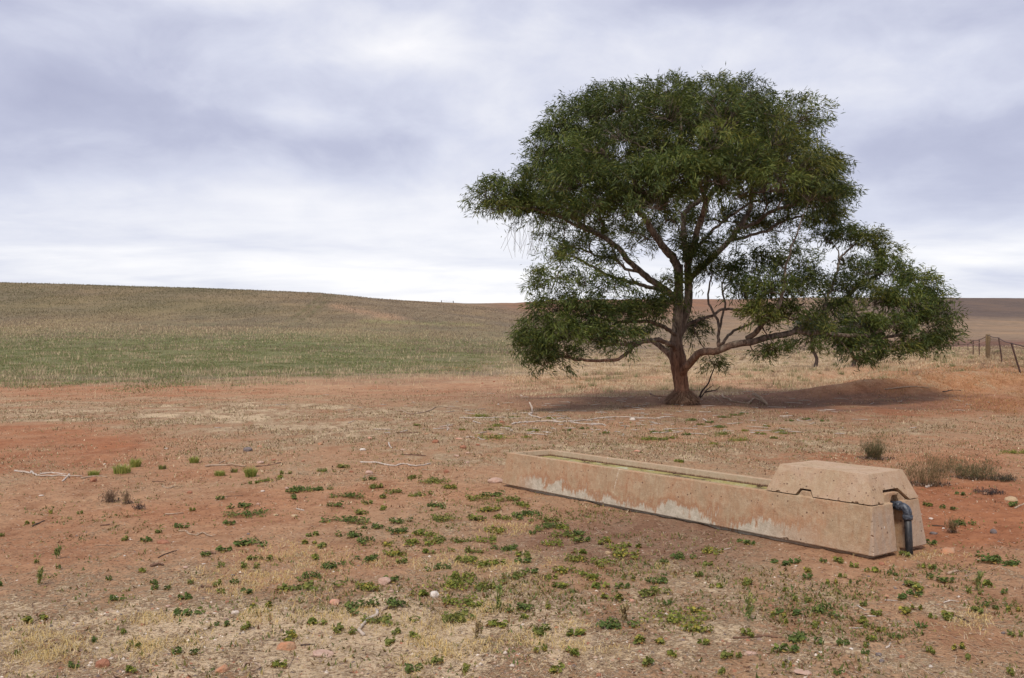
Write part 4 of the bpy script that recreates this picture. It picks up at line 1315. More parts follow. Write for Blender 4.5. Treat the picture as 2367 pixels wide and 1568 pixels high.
# pale straw beyond the tree
b, zs = scatter(330000, 33, 120, lambda x, y, xd, yd, red, lit, pur, far, gr, hg: np.clip((xd - 1150) / 150, 0, 1) * np.clip((y - 33) / 4, 0, 1) * np.clip((fbm(x, y, 1.1, 4, 28) - 0.45) * 7, 0.03, 1) * np.clip(1 - soft(xd, yd, 2230, 885, 260, 34) * 1.3, 0.0, 1), -0.02, 0.66)
k = np.clip((fbm(b[:, 0], b[:, 1], 3.0, 3, 29) - 0.45) * 5, 0, 1)[:, None]
cc = tones(len(b), (0.60, 0.47, 0.30), (0.54, 0.42, 0.27), (0.64, 0.52, 0.34), (0.48, 0.34, 0.21)) * (1 - k) + tones(len(b), (0.42, 0.28, 0.19), (0.48, 0.34, 0.22), (0.38, 0.26, 0.16), (0.26, 0.25, 0.11)) * k
grass('straw_grass', 'pale dry grass standing beyond the gum tree', b, 0.05, 0.24, 0.012, 0.1, 1.2, cc)
# rust-orange grass on the bank and in streaks
ORG = [(2240, 880, 240, 34, 1), (2090, 905, 160, 14, .8), (2330, 925, 120, 26, .9), (1250, 876, 90, 7, .9), (1340, 884, 55, 6, .9), (1400, 880, 60, 6, .8), (1180, 838, 110, 5, .8), (1440, 850, 130, 8, .8), (900, 824, 120, 4, .5), (1060, 853, 70, 4, .6), (2270, 845, 140, 14, .5)]


def orgd(x, y, xd, yd, red, lit, pur, far, gr, hg):
    s = 0
    for (a, c, rx, ry, am) in ORG:
        s = np.maximum(s, am * soft(xd, yd, a, c, rx, ry, 1.0))
    return s * np.clip((fbm(x, y, 1.0, 3, 30) - 0.33) * 4, 0.05, 1)


b, zs = scatter(420000, 22, 80, orgd, -0.2, 0.66)
grass('rusty_grass', 'fine rust-orange grass in bands on the bank', b, 0.03, 0.12, 0.008, 0.2, 1.4, tones(len(b), (0.42, 0.225, 0.10), (0.46, 0.27, 0.12), (0.36, 0.18, 0.08), (0.40, 0.26, 0.13)))
# small twigs dropped beneath the tree
tw = []
for k in range(230):
    yy = 23 + 11 * random.random()
    p = at(1573 + random.gauss(-80, 330), 900 + 105 * random.random() ** 0.8)
    a, L = random.random() * 6.28, 0.10 + 0.5 * random.random() ** 2
    q = p + Vector((math.cos(a) * L, math.sin(a) * L, 0))
    mth = (p + q) / 2 + Vector((random.gauss(0, .05), random.gauss(0, .05), 0))
    path = np.array([(w.x, w.y, float(ground_z(w.x, w.y)) + 0.015) for w in (p, mth, q)])
    tw.append((path, [0.009, 0.011, 0.006], 4))
o = tubes_obj('fallen_twigs', tw, M_WHITEW)
tag(o, 'bleached twigs shed under the gum tree', 'twigs', kind='stuff')

# tussocks standing in the straw behind the tree
b, zs = scatter(2600, 33, 95, lambda x, y, xd, yd, red, lit, pur, far, gr, hg: np.clip((xd - 1250) / 200, 0, 1) * np.clip((y - 35) / 5, 0, 1) * 0.16 * np.clip(1 - soft(xd, yd, 2230, 885, 260, 34) * 1.3, 0.0, 1), -0.02, 0.66)
k = rng.integers(0, 3, len(b))
tc_ = np.array([(0.34, 0.235, 0.155), (0.46, 0.36, 0.22), (0.21, 0.21, 0.095)])[k]
rep = 46
o_ = rng.normal(0, 1, (len(b) * rep, 3)) * np.repeat(0.06 + 0.16 * rng.random(len(b)), rep)[:, None]
o_[:, 2] = 0
bb = np.repeat(b, rep, 0) + o_
grass('tussocks', 'brown and pale tussocks in the dry grass beyond the tree', bb, 0.10, 0.42, 0.012, 0.1, 1.0, np.clip(np.repeat(tc_, rep, 0) * (1 + rng.normal(0, 0.16, (len(bb), 1))), .01, .9))


# ------------------------------------------------------------------ things one could pick up: stones, sticks, weeds
THINGS = []     # (object, base words, position, explicit label or None)
MARKS = [("the block lid", trough_pt(TL, 0.4)), ("the trough's open end", trough_pt(0.0, 0.35)), ("the trough's middle", trough_pt(2.5, 0.3)), ("the gum trunk", Vector(tb))]


def reg(o, words, pos, label=None, mark=None):
    THINGS.append((o, words, Vector(pos), label))
    if mark:
        MARKS.append((mark, Vector(pos)))


def rock(xd, yd, r, colour, flat=0.6, name='stone', label=None, mark=None, words=None, elong=1.35, upright=0.0):
    c = at(xd, yd + r * 0.35)
    R_ = r * c.y / FD
    bm = bmesh.new()
    rr = random.Random(int(xd * 7 + yd))
    for _ in range(34):
        v = Vector((rr.gauss(0, 1), rr.gauss(0, 1), rr.gauss(0, 1))).normalized()
        k = 0.86 + 0.2 * rr.random()
        bm.verts.new((v.x * R_ * k, v.y * R_ * k / elong * 1.1, v.z * R_ * k * flat))
    h = bmesh.ops.convex_hull(bm, input=bm.verts[:])
    bmesh.ops.delete(bm, geom=[g for g in h['geom_interior'] if isinstance(g, bmesh.types.BMVert)], context='VERTS')
    bmesh.ops.bevel(bm, geom=bm.edges[:] , offset=R_ * 0.05, segments=1, affect='EDGES')
    o = bm_obj(name, bm, ROCKM[colour])
    o.location = c + Vector((0, 0, R_ * flat * 0.28))
    o.rotation_euler = (upright, rr.gauss(0, 0.1), rr.gauss(0, 0.5))
    size = 'large' if R_ > 0.085 else 'small' if R_ < 0.045 else 'medium'
    w = words or f'{size} {"flat " if flat < 0.4 else ""}{colour} stone'
    tag(o, cat='stone', group='stones scattered over the paddock')
    reg(o, w, o.location, label, mark)
    return o


rock(663, 1492, 25, 'orange', .62, label='broad rounded orange-tan stone sunk in pale soil in the near foreground', mark='the broad orange stone')
rock(775, 1390, 15, 'salmon', .55, label='bright salmon angular stone beside a big green weed', mark='the salmon stone')
rock(889, 1342, 19, 'pink', .6, label='dusty pink-tan stone wedged between two green weeds', mark='the dusty stone')
rock(1004, 1377, 12, 'white', 1.0, label='white stone split in two lumps in yellow grass', mark='the split white stone', elong=1.0)
rock(838.7, 1039, 8, 'white', .6, label='cream-white stone shining on the tan soil', mark='the cream-white stone')
rock(572.6, 1038, 14, 'grey', .6, label='dark purple-grey stone on pale gravel', mark='the dark grey stone')
rock(237, 1535, 18, 'red', .75, label='sharp-edged red stone at the edge of the near foreground', mark='the sharp red stone', elong=1.1)
rock(514, 1545, 20, 'orange', .6, label='dull tan-red stone beside the looped brown root', mark='the dull tan-red stone')
rock(1473, 1041, 9.5, 'salmon', .35, label='flat bright orange stone behind the trough', mark='the flat orange stone')
rock(2191, 1270, 23, 'orange', .48, label='smooth oblong orange stone at the foot of the trough beside the pipe', mark='the oblong orange stone', elong=1.6)
rock(2338, 1153, 17, 'tan', .6, label='tan-yellow block stone on red soil', mark='the tan block stone')
rock(1148, 1108, 23, 'pink', .42, name='stone_slab', label='square slab stone set under the open end of the trough', mark='the square slab', words='slab')
rock(745, 1500, 32, 'pink', .10, name='stone_slab', label='faint pink slab stone lying flush with the pale soil', mark='the flush pink slab')
rock(377, 1250, 18, 'red', .35, label='flat red-brown stone half buried in bare soil', mark='the half-buried red stone')
rock(216, 1110, 10, 'red', .9, label='round brown-red stone under the white end of a stick', mark='the round brown stone')
rock(1858, 1546, 27, 'pink', .12, name='stone_slab', label='long pinkish slab stone flush with the soil in front of the trough', mark='the long pinkish slab')
rock(1007, 1020.5, 9, 'red', .7, label='plump red stone behind the open end of the trough', mark='the plump red stone')
rock(2297, 1230, 8, 'grey', 1.1, name='charred_lump', label='charred black and white lump standing on red soil', mark='the charred lump', words='charred lump')
for a in [(601, 1032, 8, 'orange', .6), (601.6, 1067, 11, 'pink', .35), (438.5, 1138.5, 7, 'red', .7), (607, 1135, 7, 'pale', .5), (384, 1037, 3.5, 'white', .7), (242, 1073, 3, 'white', .7),
          (96, 1144.7, 6.5, 'pale', .35), (388, 1401, 7, 'pink', .6), (543, 1414.6, 11, 'pale', .6), (330, 1443.6, 6, 'red', .7), (429, 1309.6, 8, 'pink', .35), (471, 1303, 5.5, 'pale', .5), (288, 1285, 3.5, 'white', .7),
          (525, 1391, 6, 'red', .6), (538, 1329.5, 6, 'grey', .5), (574, 1235, 4.5, 'grey', .7), (321, 1354, 3, 'white', .7), (1070.6, 1033, 9.5, 'red', .65), (1105, 1027.6, 6.5, 'red', .6), (741, 1026, 6.5, 'orange', .7),
          (855, 1012.6, 7.5, 'salmon', .6), (1056, 1052, 8, 'pink', .3), (1078, 1067.6, 8.5, 'pink', .3), (931, 1038, 7, 'pink', .3), (1081.6, 1046, 6, 'pink', .4), (632, 1062, 7.5, 'red', .5), (681, 1190, 11, 'tan', .35),
          (637.6, 1189, 7, 'tan', .35), (596, 1165, 5.5, 'pink', .6), (664.8, 1127, 7.5, 'pink', .35), (853, 1090.5, 12, 'pink', .5), (813, 1090, 6.5, 'red', .6), (1032.6, 1090, 7.5, 'red', .8), (1061.6, 1011.8, 11, 'salmon', .25),
          (1461, 1389, 6.5, 'salmon', .9), (1406, 1278, 8.5, 'tan', .7), (2038, 1301.7, 10, 'red', .55), (2049, 1379, 7, 'orange', .8), (2152, 1541, 5.5, 'white', .9), (2159, 1232, 10, 'grey', .5),
          (2181.7, 1221.7, 4, 'white', .6), (2152, 1198, 7, 'pale', .45), (1737, 1506, 14, 'pink', .25), (1897, 1507, 6, 'white', .4), (1969, 1499, 6.5, 'white', .4), (2038, 1528, 7.5, 'grey', .8),
          (2032, 1513, 8, 'grey', .7), (2086, 1517, 9, 'red', .5), (2319.6, 1463.5, 5, 'grey', .9), (2217, 1380, 3, 'white', 1), (1462.5, 969, 8, 'white', .6), (1152, 935, 3.5, 'white', .7), (1205, 914.6, 4, 'pale', .7),
          (1129, 1003, 4, 'orange', .7), (1160, 975, 7, 'red', .6), (1115, 886, 4, 'red', .7), (1142, 882, 4, 'red', .6), (1265, 1000, 3, 'white', .6), (986, 1003, 5, 'orange', .6), (700, 1065, 6, 'red', .4), (590, 1003, 4, 'red', .5),
          (2280, 1140, 10, 'orange', .4), (1620, 1405, 5, 'pale', .5), (905, 1366, 6, 'pink', .5), (1340, 1470, 6, 'red', .5), (1385, 1560, 9, 'red', .6), (280, 1420, 4, 'grey', .7), (150, 1400, 4, 'grey', .6)]:
    rock(*a)


def stick(pts, r, mat, label=None, mark=None, words=None, name='stick', r2=0.55, lift=None, branches=(), end_up=None):
    """a fallen stick along traced ground points; r in traced units"""
    ps = [at(*p) for p in pts]
    D = sum(p.y for p in ps) / len(ps)
    rad = r * D / FD
    rad = max(rad, 0.0045)
    org = ps[len(ps) // 2].copy()
    items = []

    def run(q, ra, rb, sides):
        path = catmull([tuple(p) for p in q], max(0.05, rad * 3))
        if len(path) > 4:
            path[1:-1] += rng.normal(0, rad * 0.28, (len(path) - 2, 3))
        items.append((path - np.array(org), np.linspace(ra, rb, len(path)) * (1 + rng.normal(0, 0.06, len(path))), sides, 0.18))

    up = [p + Vector((0, 0, rad * 0.75)) for p in ps]
    run(up, rad, rad * r2, 8)
    for (bp, br) in branches:
        q = [at(*p[:2]) + Vector((0, 0, rad * 0.6 + (p[2] if len(p) > 2 else 0))) for p in bp]
        run(q, br * D / FD, br * D / FD * 0.6, 6)
    o = tubes_obj(name, items, mat, None, True)
    o.location = org
    tag(o, cat='stick' if name == 'stick' else 'branch', group='fallen sticks and branches')
    L = sum((a - b).length for a, b in zip(ps, ps[1:]))
    kind = {M_WHITEW.name: 'bleached', M_TANW.name: 'tan', M_BROWNW.name: 'brown', M_DARKW.name: 'dark'}[mat.name]
    w = words or f'{"long" if L > 0.9 else "short" if L < 0.3 else ("crooked" if len(ps) > 2 else "straight")} {kind} stick'
    reg(o, w, org, label, mark)
    return o


Wm, Tm, Bm, Dm = M_WHITEW, M_TANW, M_BROWNW, M_DARKW
stick([(34, 1090), (69, 1095), (72, 1092), (89, 1101), (141, 1101), (159, 1103)], 2.4, Wm, 'pile of forked bleached branches on bare red soil', 'the forked bleached pile', name='fallen_branch',
      branches=[([(92, 1097), (120, 1095), (152, 1098)], 2.2), ([(160, 1099), (152, 1106), (144, 1114)], 2.6), ([(141, 1101), (170, 1102), (190, 1102)], 1.5)])
stick([(188, 1108), (217, 1103), (247, 1105)], 2.6, Tm, 'tan stick propped on a round brown stone', 'the propped tan stick')
stick([(475, 1080), (522, 1076.5), (567, 1080)], 2.8, Tm, 'thick grey-tan stick lying level behind bright green tufts', 'the thick level stick')
stick([(592, 1080), (621, 1077), (650, 1071)], 2.0, Bm)
stick([(507, 1072), (520, 1067)], 1.6, Tm)
stick([(413, 1230), (428, 1229), (437, 1237), (457, 1239), (467, 1234), (491, 1242)], 2.6, Tm, 'crooked tan stick bent like a wave on red soil', 'the wave-bent stick')
stick([(382, 1191), (424, 1188)], 2.2, Tm, 'straight pale stick alone on smooth red soil', 'the lone straight stick')
stick([(232, 1217), (254, 1213.5)], 2.2, Bm)
stick([(74, 1219), (103, 1205)], 2.0, Dm)
stick([(366, 1291), (384, 1282), (409, 1274)], 1.5, Dm, 'thin dark curved stick on pink-brown soil', 'the thin dark stick')
stick([(221, 1262), (275, 1262)], 1.2, Tm)
stick([(522, 1149), (562, 1147.5)], 1.6, Bm)
stick([(304, 1521.5), (322, 1505), (350, 1491)], 1.4, Tm, 'slender tan stick slanting across near pale soil', 'the slanting slender stick')
stick([(352, 1114), (379, 1115)], 1.4, Bm)
stick([(375, 1125), (388, 1130), (403, 1126)], 1.8, Tm)
stick([(475, 1279), (498, 1282)], 3.4, Bm)
stick([(464, 1358), (489, 1360)], 3.6, Bm)
stick([(350, 1311), (366, 1306), (378, 1309)], 4.0, Bm, words='chunk of brown bark', name='bark_chunk')
stick([(833, 1070), (868, 1071), (907.5, 1078), (933, 1074), (962, 1079), (996, 1073)], 2.3, Wm, 'long wavy bleached stick lying across tan soil', 'the long wavy stick')
stick([(929, 1051.5), (958, 1053), (985, 1055)], 1.8, Bm)
stick([(898.5, 1025), (901, 1033), (906, 1037)], 2.0, Wm)
stick([(871, 1413), (868, 1427), (849.5, 1434.5), (837, 1449), (831.5, 1460), (840.5, 1471)], 4.2, Wm, 'thick bleached stick bent into a hook in the near foreground', 'the hooked white stick', r2=0.9)
stick([(900, 1404), (884, 1413), (877, 1431)], 3.6, Tm, 'curved tan stick arching beside the hooked white one', 'the arching tan stick')
stick([(665, 1547), (679, 1518)], 2.0, Tm)
stick([(835, 1491), (875, 1494)], 1.4, Tm)
stick([(695.5, 1494), (728, 1491)], 2.4, Dm)
stick([(561, 1546), (566, 1537), (578, 1533), (594, 1536), (603, 1545), (592, 1551), (580, 1552)], 3.2, Tm, 'brown root looped on itself in the near pale soil', 'the looped brown root', name='root', words='looped root')
stick([(712, 1457), (726, 1468), (745, 1464)], 2.0, Tm)
stick([(840, 1105), (857, 1099), (891, 1102)], 1.6, Tm)
stick([(976, 1087), (1016, 1088)], 1.4, Tm)
stick([(685, 1178), (703, 1181.6)], 2.0, Wm, 'short white stick bright on bare red soil', 'the short white stick')
stick([(916, 951), (930, 951.5), (948, 958), (980, 954), (996, 949), (1008, 942), (1025, 941), (1040, 944.5), (1062, 944.5)], 1.8, Tm, 'long brown bent branch on the open flat beyond the trough', 'the long bent branch', name='fallen_branch')
stick([(1062, 967), (1128, 967), (1150, 966), (1180, 967), (1207, 968)], 1.5, Wm, 'straight pale pole nearest the open flat, beside standing stump', 'the straight pale pole')
stick([(1230, 957), (1223, 960), (1238, 965), (1251, 968)], 2.4, Wm, 'bleached root with one broken stub standing upright', 'the upright stub', name='fallen_branch',
      branches=[([(1231, 956), (1229.5, 956, 0.16), (1224, 956, 0.30)], 3.0)])
stick([(1184, 982), (1198, 979), (1233, 976), (1268, 975), (1303, 976), (1361, 971.6), (1406, 965.4), (1448, 965.4), (1526.5, 969)], 1.9, Wm, 'very long bleached branch lying in front of the tree shade', 'the very long branch', name='fallen_branch',
      branches=[([(1285, 973), (1268, 964), (1251, 967)], 1.2), ([(1287.5, 970), (1305, 965.4), (1319.5, 970)], 1.2)])
stick([(1319, 977), (1349, 981), (1386, 981), (1401, 986)], 1.9, Wm, 'bleached branch lying close in front of the very long one', 'the second pale branch', name='fallen_branch')
stick([(1094, 975), (1112, 980.6)], 1.6, Wm)
stick([(1033, 983), (1048, 982)], 1.4, Wm)
stick([(1034, 996), (1037, 990), (1031, 985)], 1.4, Wm)
stick([(1078, 1012), (1092, 1011), (1098, 1013)], 1.5, Wm)
stick([(1105, 1013), (1115, 1017), (1128, 1015)], 1.5, Wm)
stick([(916, 1001), (942, 1002), (969, 1001)], 1.6, Bm)
stick([(1168, 991), (1186, 995)], 1.3, Wm)
stick([(1640, 912), (1656, 920.6), (1671, 931.7)], 1.0, Tm, 'thin tan stick slanting down from the dead sapling', 'the thin slanting stick')
stick([(1669, 912.7), (1673, 920), (1686, 924), (1692, 929), (1705, 931), (1727, 934), (1735, 930), (1743, 923), (1759, 927), (1773, 937)], 1.7, Tm, 'fallen branch ending in a curved pale log beside the gum trunk', 'the curved log', name='fallen_branch', r2=1.3,
      branches=[([(1742, 925, .18), (1757, 931, .16), (1774, 938, 0.02)], 4.2)])
stick([(1670, 911), (1692, 908), (1722, 910)], 0.9, Wm)
stick([(1501.5, 909.5), (1513, 916), (1545, 919)], 1.5, Bm)
stick([(1463, 943.6), (1477, 943.6), (1491, 949)], 1.0, Wm)
stick([(1616, 953), (1638, 953.5)], 1.0, Wm)
stick([(1626, 970), (1635, 974.5)], 1.6, Wm)
stick([(1803, 963.5), (1832, 962.3)], 1.5, Wm, 'white stick lying straight at the rim of the tree shade', 'the white shade-rim stick')
stick([(2346, 1177), (2380, 1161)], 2.2, Tm)
stick([(2141, 1128), (2155, 1124)], 3.0, Wm, words='pale slab of bark', name='bark_chunk')
stick([(1695, 1477), (1722, 1476), (1750, 1475)], 3.0, Bm, 'brown stick with white mottling in the near foreground', 'the mottled brown stick', branches=[([(1750, 1474), (1768, 1471), (1783, 1474)], 3.6), ([(1783, 1474), (1798, 1476)], 3.0)])
stick([(1963, 1454), (1996, 1453.7)], 1.8, Wm)
stick([(1982, 1401.6), (2001.5, 1413)], 1.8, Wm)
stick([(2181.7, 1394.6), (2198.6, 1390), (2218, 1393)], 1.8, Wm)
stick([(2210, 1425.5), (2241, 1439.6)], 2.4, Dm)
stick([(1799, 1334), (1831, 1344)], 2.2, Tm)
stick([(2049, 1500), (2056, 1496), (2058, 1489)], 2.6, Wm, 'white bone-like hook of wood near the bottom edge', 'the bone-like hook')
stick([(1939.6, 1425.5), (1953.7, 1429.8), (1965, 1436.8)], 1.4, Tm)
stick([(2046.5, 1389), (2074.7, 1390)], 1.7, Wm)
stick([(2005.7, 1425.5), (2025.4, 1427)], 2.0, Wm)
stick([(2192, 1329), (2202, 1325), (2216, 1322)], 3.4, Tm)
stick([(2045.7, 902), (2107, 896), (2148, 898)], 1.7, Tm, 'grey driftwood branch on the red bank slope', 'the driftwood branch', name='fallen_branch')
stick([(2022.6, 924.6), (2069, 924)], 1.1, Tm)
stick([(2180, 907), (2205, 903), (2222, 904)], 1.5, Dm)
stick([(1660, 1275), (1690, 1269)], 1.8, Wm)
stick([(1400, 1268), (1424, 1271)], 1.3, Tm)
stick([(2155, 1216), (2185, 1218)], 1.6, Dm)

# dead sapling standing by the trunk
sb = at(1617, 921)
sap = empty('dead_sapling', sb, 'dark leafless dead sapling leaning up beside the gum trunk', 'sapling')


def sp_(xd, yd):
    return np.array(P(xd, yd, sb.y)) - np.array(sb)


tubes_obj('stem', [(catmull([sp_(1615, 924), sp_(1623, 905), sp_(1631, 895), sp_(1638, 886), sp_(1643, 872), sp_(1651, 852), sp_(1660, 830)], 0.06), np.linspace(0.036, 0.014, len(catmull([sp_(1615, 924), sp_(1623, 905), sp_(1631, 895), sp_(1638, 886), sp_(1643, 872), sp_(1651, 852), sp_(1660, 830)], 0.06))), 7, 0.1)], M_DARKW, sap)
for pts_ in ([(1618, 922), (1630.5, 906), (1637, 899), (1650, 890)], [(1629, 907), (1648, 903.5), (1657, 901), (1665, 893)]):
    pp = catmull([sp_(*q) for q in pts_], 0.05)
    tubes_obj('side_branch', [(pp, np.linspace(0.028, 0.010, len(pp)), 6, 0.1)], M_DARKW, sap)
MARKS.append(('the dead sapling', Vector(sb)))


# ------------------------------------------------------------------ bushes, tufts, sprigs
def bush(xd, yd, rpx, hpx, n, cols, lean, label, mark, name='dry_bush', w=0.004, base=0.35, cat='bush', dead=True):
    c = at(xd, yd)
    R_, H = rpx * c.y / FD, hpx * c.y / FD
    a = rng.random(n) * 6.283
    q = rng.random(n) ** 0.6 * R_ * base
    b = np.stack([np.cos(a) * q, np.sin(a) * q, np.zeros(n)], -1)
    ww = np.full(n, w) * (0.7 + 0.6 * rng.random(n))
    ln = lean * rng.random(n) ** 0.8
    h = H * (0.45 + 0.6 * rng.random(n)) / np.maximum(np.cos(ln * 0.7), 0.4) * np.clip(1.1 - 0.4 * ln, 0.5, 1)
    cc = tones(n, *cols, spread=0.18)
    if cat in ('bush', 'shrub'):
        # twiggy: fine leaflets and side twigs scattered up the stems
        keep = rng.random(n) < 0.30
        b, h, a, ln, cc, ww = b[keep], h[keep], a[keep], ln[keep], cc[keep], ww[keep] * 0.7
        k2 = rng.integers(0, len(b), int(n * 2.4))
        s = 0.25 + 0.75 * rng.random(len(k2))
        d0 = np.stack([np.cos(a[k2]) * np.sin(ln[k2] * s), np.sin(a[k2]) * np.sin(ln[k2] * s), np.cos(ln[k2] * s)], -1)
        b2 = b[k2] + d0 * (h[k2] * s)[:, None] + rng.normal(0, 0.018, (len(k2), 3))
        b2[:, 2] = np.maximum(b2[:, 2], 0.005)
        b = np.vstack([b, b2])
        h = np.concatenate([h, 0.018 + 0.04 * rng.random(len(k2))])
        a = np.concatenate([a, rng.random(len(k2)) * 6.283])
        ln = np.concatenate([ln, 0.3 + 1.3 * rng.random(len(k2))])
        cc = np.vstack([cc, tones(len(k2), *cols, spread=0.25)])
        ww = np.concatenate([ww, 0.003 + 0.004 * rng.random(len(k2))])
    if dead:
        m_ = n // 4
        a2 = rng.random(m_) * 6.283
        q2 = R_ * (0.2 + 0.9 * rng.random(m_))
        b = np.vstack([b, np.stack([np.cos(a2) * q2, np.sin(a2) * q2 * 0.8, np.full(m_, 0.012)], -1)])
        h = np.concatenate([h, 0.03 + 0.05 * rng.random(m_)])
        a = np.concatenate([a, rng.random(m_) * 6.283])
        ln = np.concatenate([ln, 1.1 + 0.5 * rng.random(m_)])
        ww = np.concatenate([ww, 0.006 + 0.008 * rng.random(m_)])
        cc = np.vstack([cc, tones(m_, (0.06, 0.045, 0.04), (0.12, 0.08, 0.06), (0.40, 0.30, 0.22))])
    o = blades(name, b, h, ww, a + rng.normal(0, 0.5, len(b)), ln, cc, M_GRASS, None, 2)
    o.location = c
    tag(o, label, cat, 'bushes and tufts')
    if mark:
        MARKS.append((mark, Vector(c)))
    return o


BR = [(0.13, 0.125, 0.055), (0.17, 0.15, 0.07), (0.20, 0.13, 0.07), (0.09, 0.09, 0.045)]
bush(2021, 1062, 42, 58, 900, BR, 1.0, 'round bushy dry tussock standing alone behind the block lid', 'the round tussock', w=0.006)
BR2 = [(0.22, 0.14, 0.07), (0.17, 0.125, 0.06), (0.13, 0.115, 0.05), (0.26, 0.16, 0.09)]
bush(2143, 1122, 58, 82, 800, BR2, 1.15, 'wide twiggy brown bush at the back corner of the lidded end', 'the twiggy brown bush', w=0.0045, base=0.7)
bush(2178, 1092, 40, 55, 360, BR2, 1.15, 'sparse brown bush between two fuller bushes', None, w=0.004, base=0.7)
bush(2252, 1108, 48, 56, 800, BR, 1.2, 'low olive bush with dark dead leaves at its foot', 'the low olive bush', w=0.005, base=0.8)
bush(2320, 1112, 28, 14, 260, [(0.06, 0.05, 0.04), (0.10, 0.09, 0.045)], 1.4, 'flattened dark bush beyond the low olive one', None, w=0.008, base=0.9)
bush(2290, 1142, 34, 8, 160, [(0.05, 0.04, 0.038), (0.09, 0.06, 0.05)], 1.5, 'scrap of dark dead bush in front of the olive bush', None, w=0.009, base=0.9)
bush(2201, 1233, 10, 36, 120, BR2, 0.7, 'small upright twiggy bush beside a dark grey stone', None, w=0.004)
bush(253, 1161, 24, 30, 150, [(0.20, 0.13, 0.08), (0.14, 0.09, 0.06)], 1.0, 'leafless twiggy shrub on red soil with dark litter round it', 'the leafless shrub', name='dead_shrub', cat='shrub')
bush(292, 1166, 15, 36, 90, [(0.20, 0.13, 0.08), (0.25, 0.17, 0.10)], 0.7, 'taller thin leafless shrub behind the twiggy one', None, name='dead_shrub', cat='shrub')
bush(322, 1178, 10, 12, 60, [(0.09, 0.06, 0.05)], 1.3, 'clump of dark withered stems near the leafless shrubs', None, name='dead_shrub', cat='shrub')
LG = [(0.28, 0.30, 0.07), (0.22, 0.27, 0.06), (0.34, 0.33, 0.09)]
for k, (x_, y_, r_, h_, lb, mk) in enumerate([(281, 1094, 26, 26, 'widest bright lime tuft in the row on the left flat', 'the widest lime tuft'), (313, 1080, 15, 26, 'bright lime tuft just behind the widest one', None),
                                         (217, 1101, 15, 16, 'pale lime tuft behind the propped tan stick', None), (449, 1070, 13, 18, 'bright lime tuft standing alone beyond the thick level stick', 'the lone lime tuft'),
                                         (508, 1100, 15, 15, 'low lime tuft in front of the thick level stick', 'the low lime tuft'), (580, 1102, 16, 28, 'tall loose lime tuft at the end of the thick level stick', 'the tall lime tuft'),
                                         (375, 1085, 10, 14, 'small dull green tuft between lime tufts', None), (541, 1092, 10, 12, 'small olive tuft among lime tufts', None)]):
    bush(x_, y_, r_, h_, 260 if r_ > 12 else 120, LG if k < 6 else BR + LG, 0.9, lb, mk, name='grass_tuft', w=0.008, base=0.75, cat='grass tuft', dead=False)
for x_, y_, h_, lb in [(90, 1352, 40, 'spindly green sprig on the near left flat'), (1729, 1437, 60, 'tall spindly sprig in red soil in front of the trough'), (1150, 1412, 60, 'tall yellowing sprig among green weeds'),
                       (2258, 1366, 42, 'straggly pale sprig on red soil'), (1440, 1440, 40, 'thin brown sprig with a dry seed head'), (1100, 1480, 40, 'thin straw-coloured sprig in yellow grass'), (131, 1292, 26, 'leafy little sprig near a white stone')]:
    c = at(x_, y_)
    H = h_ * c.y / FD
    n = 46
    tz = rng.random(n) ** 0.8
    b = np.stack([rng.normal(0, 0.010, n) + tz * 0.02, rng.normal(0, 0.010, n), tz * H * 0.92], -1)
    b = np.vstack([b, np.zeros((5, 3))])
    hh = np.concatenate([0.025 + 0.03 * rng.random(n), np.full(5, H)])
    ww = np.concatenate([np.full(n, 0.013), np.full(5, 0.005)])
    o = blades('sprig', b, hh, ww, rng.random(n + 5) * 6.28, np.concatenate([0.4 + 0.9 * rng.random(n), 0.15 * rng.random(5)]), tones(n + 5, *((BR2[:2] + [(0.4, 0.3, 0.15)]) if 'brown' in lb or 'straw' in lb else [(0.14, 0.19, 0.06), (0.22, 0.24, 0.08), (0.30, 0.28, 0.09)])), M_WEED, None, 2)
    o.location = c
    tag(o, lb, 'plant', 'sprigs')

# ------------------------------------------------------------------ low green weeds, each its own
HUE = {'g': [(0.08, 0.125, 0.05), (0.10, 0.145, 0.055), (0.14, 0.175, 0.06)], 'm': [(0.12, 0.155, 0.06), (0.16, 0.185, 0.065), (0.21, 0.215, 0.075)],
       'y': [(0.12, 0.155, 0.05), (0.22, 0.225, 0.07), (0.32, 0.28, 0.08), (0.15, 0.175, 0.055)], 'l': [(0.17, 0.20, 0.06), (0.25, 0.26, 0.07), (0.13, 0.17, 0.05)]}
HN = {'g': 'dark green', 'm': 'green', 'y': 'yellowing', 'l': 'light green'}


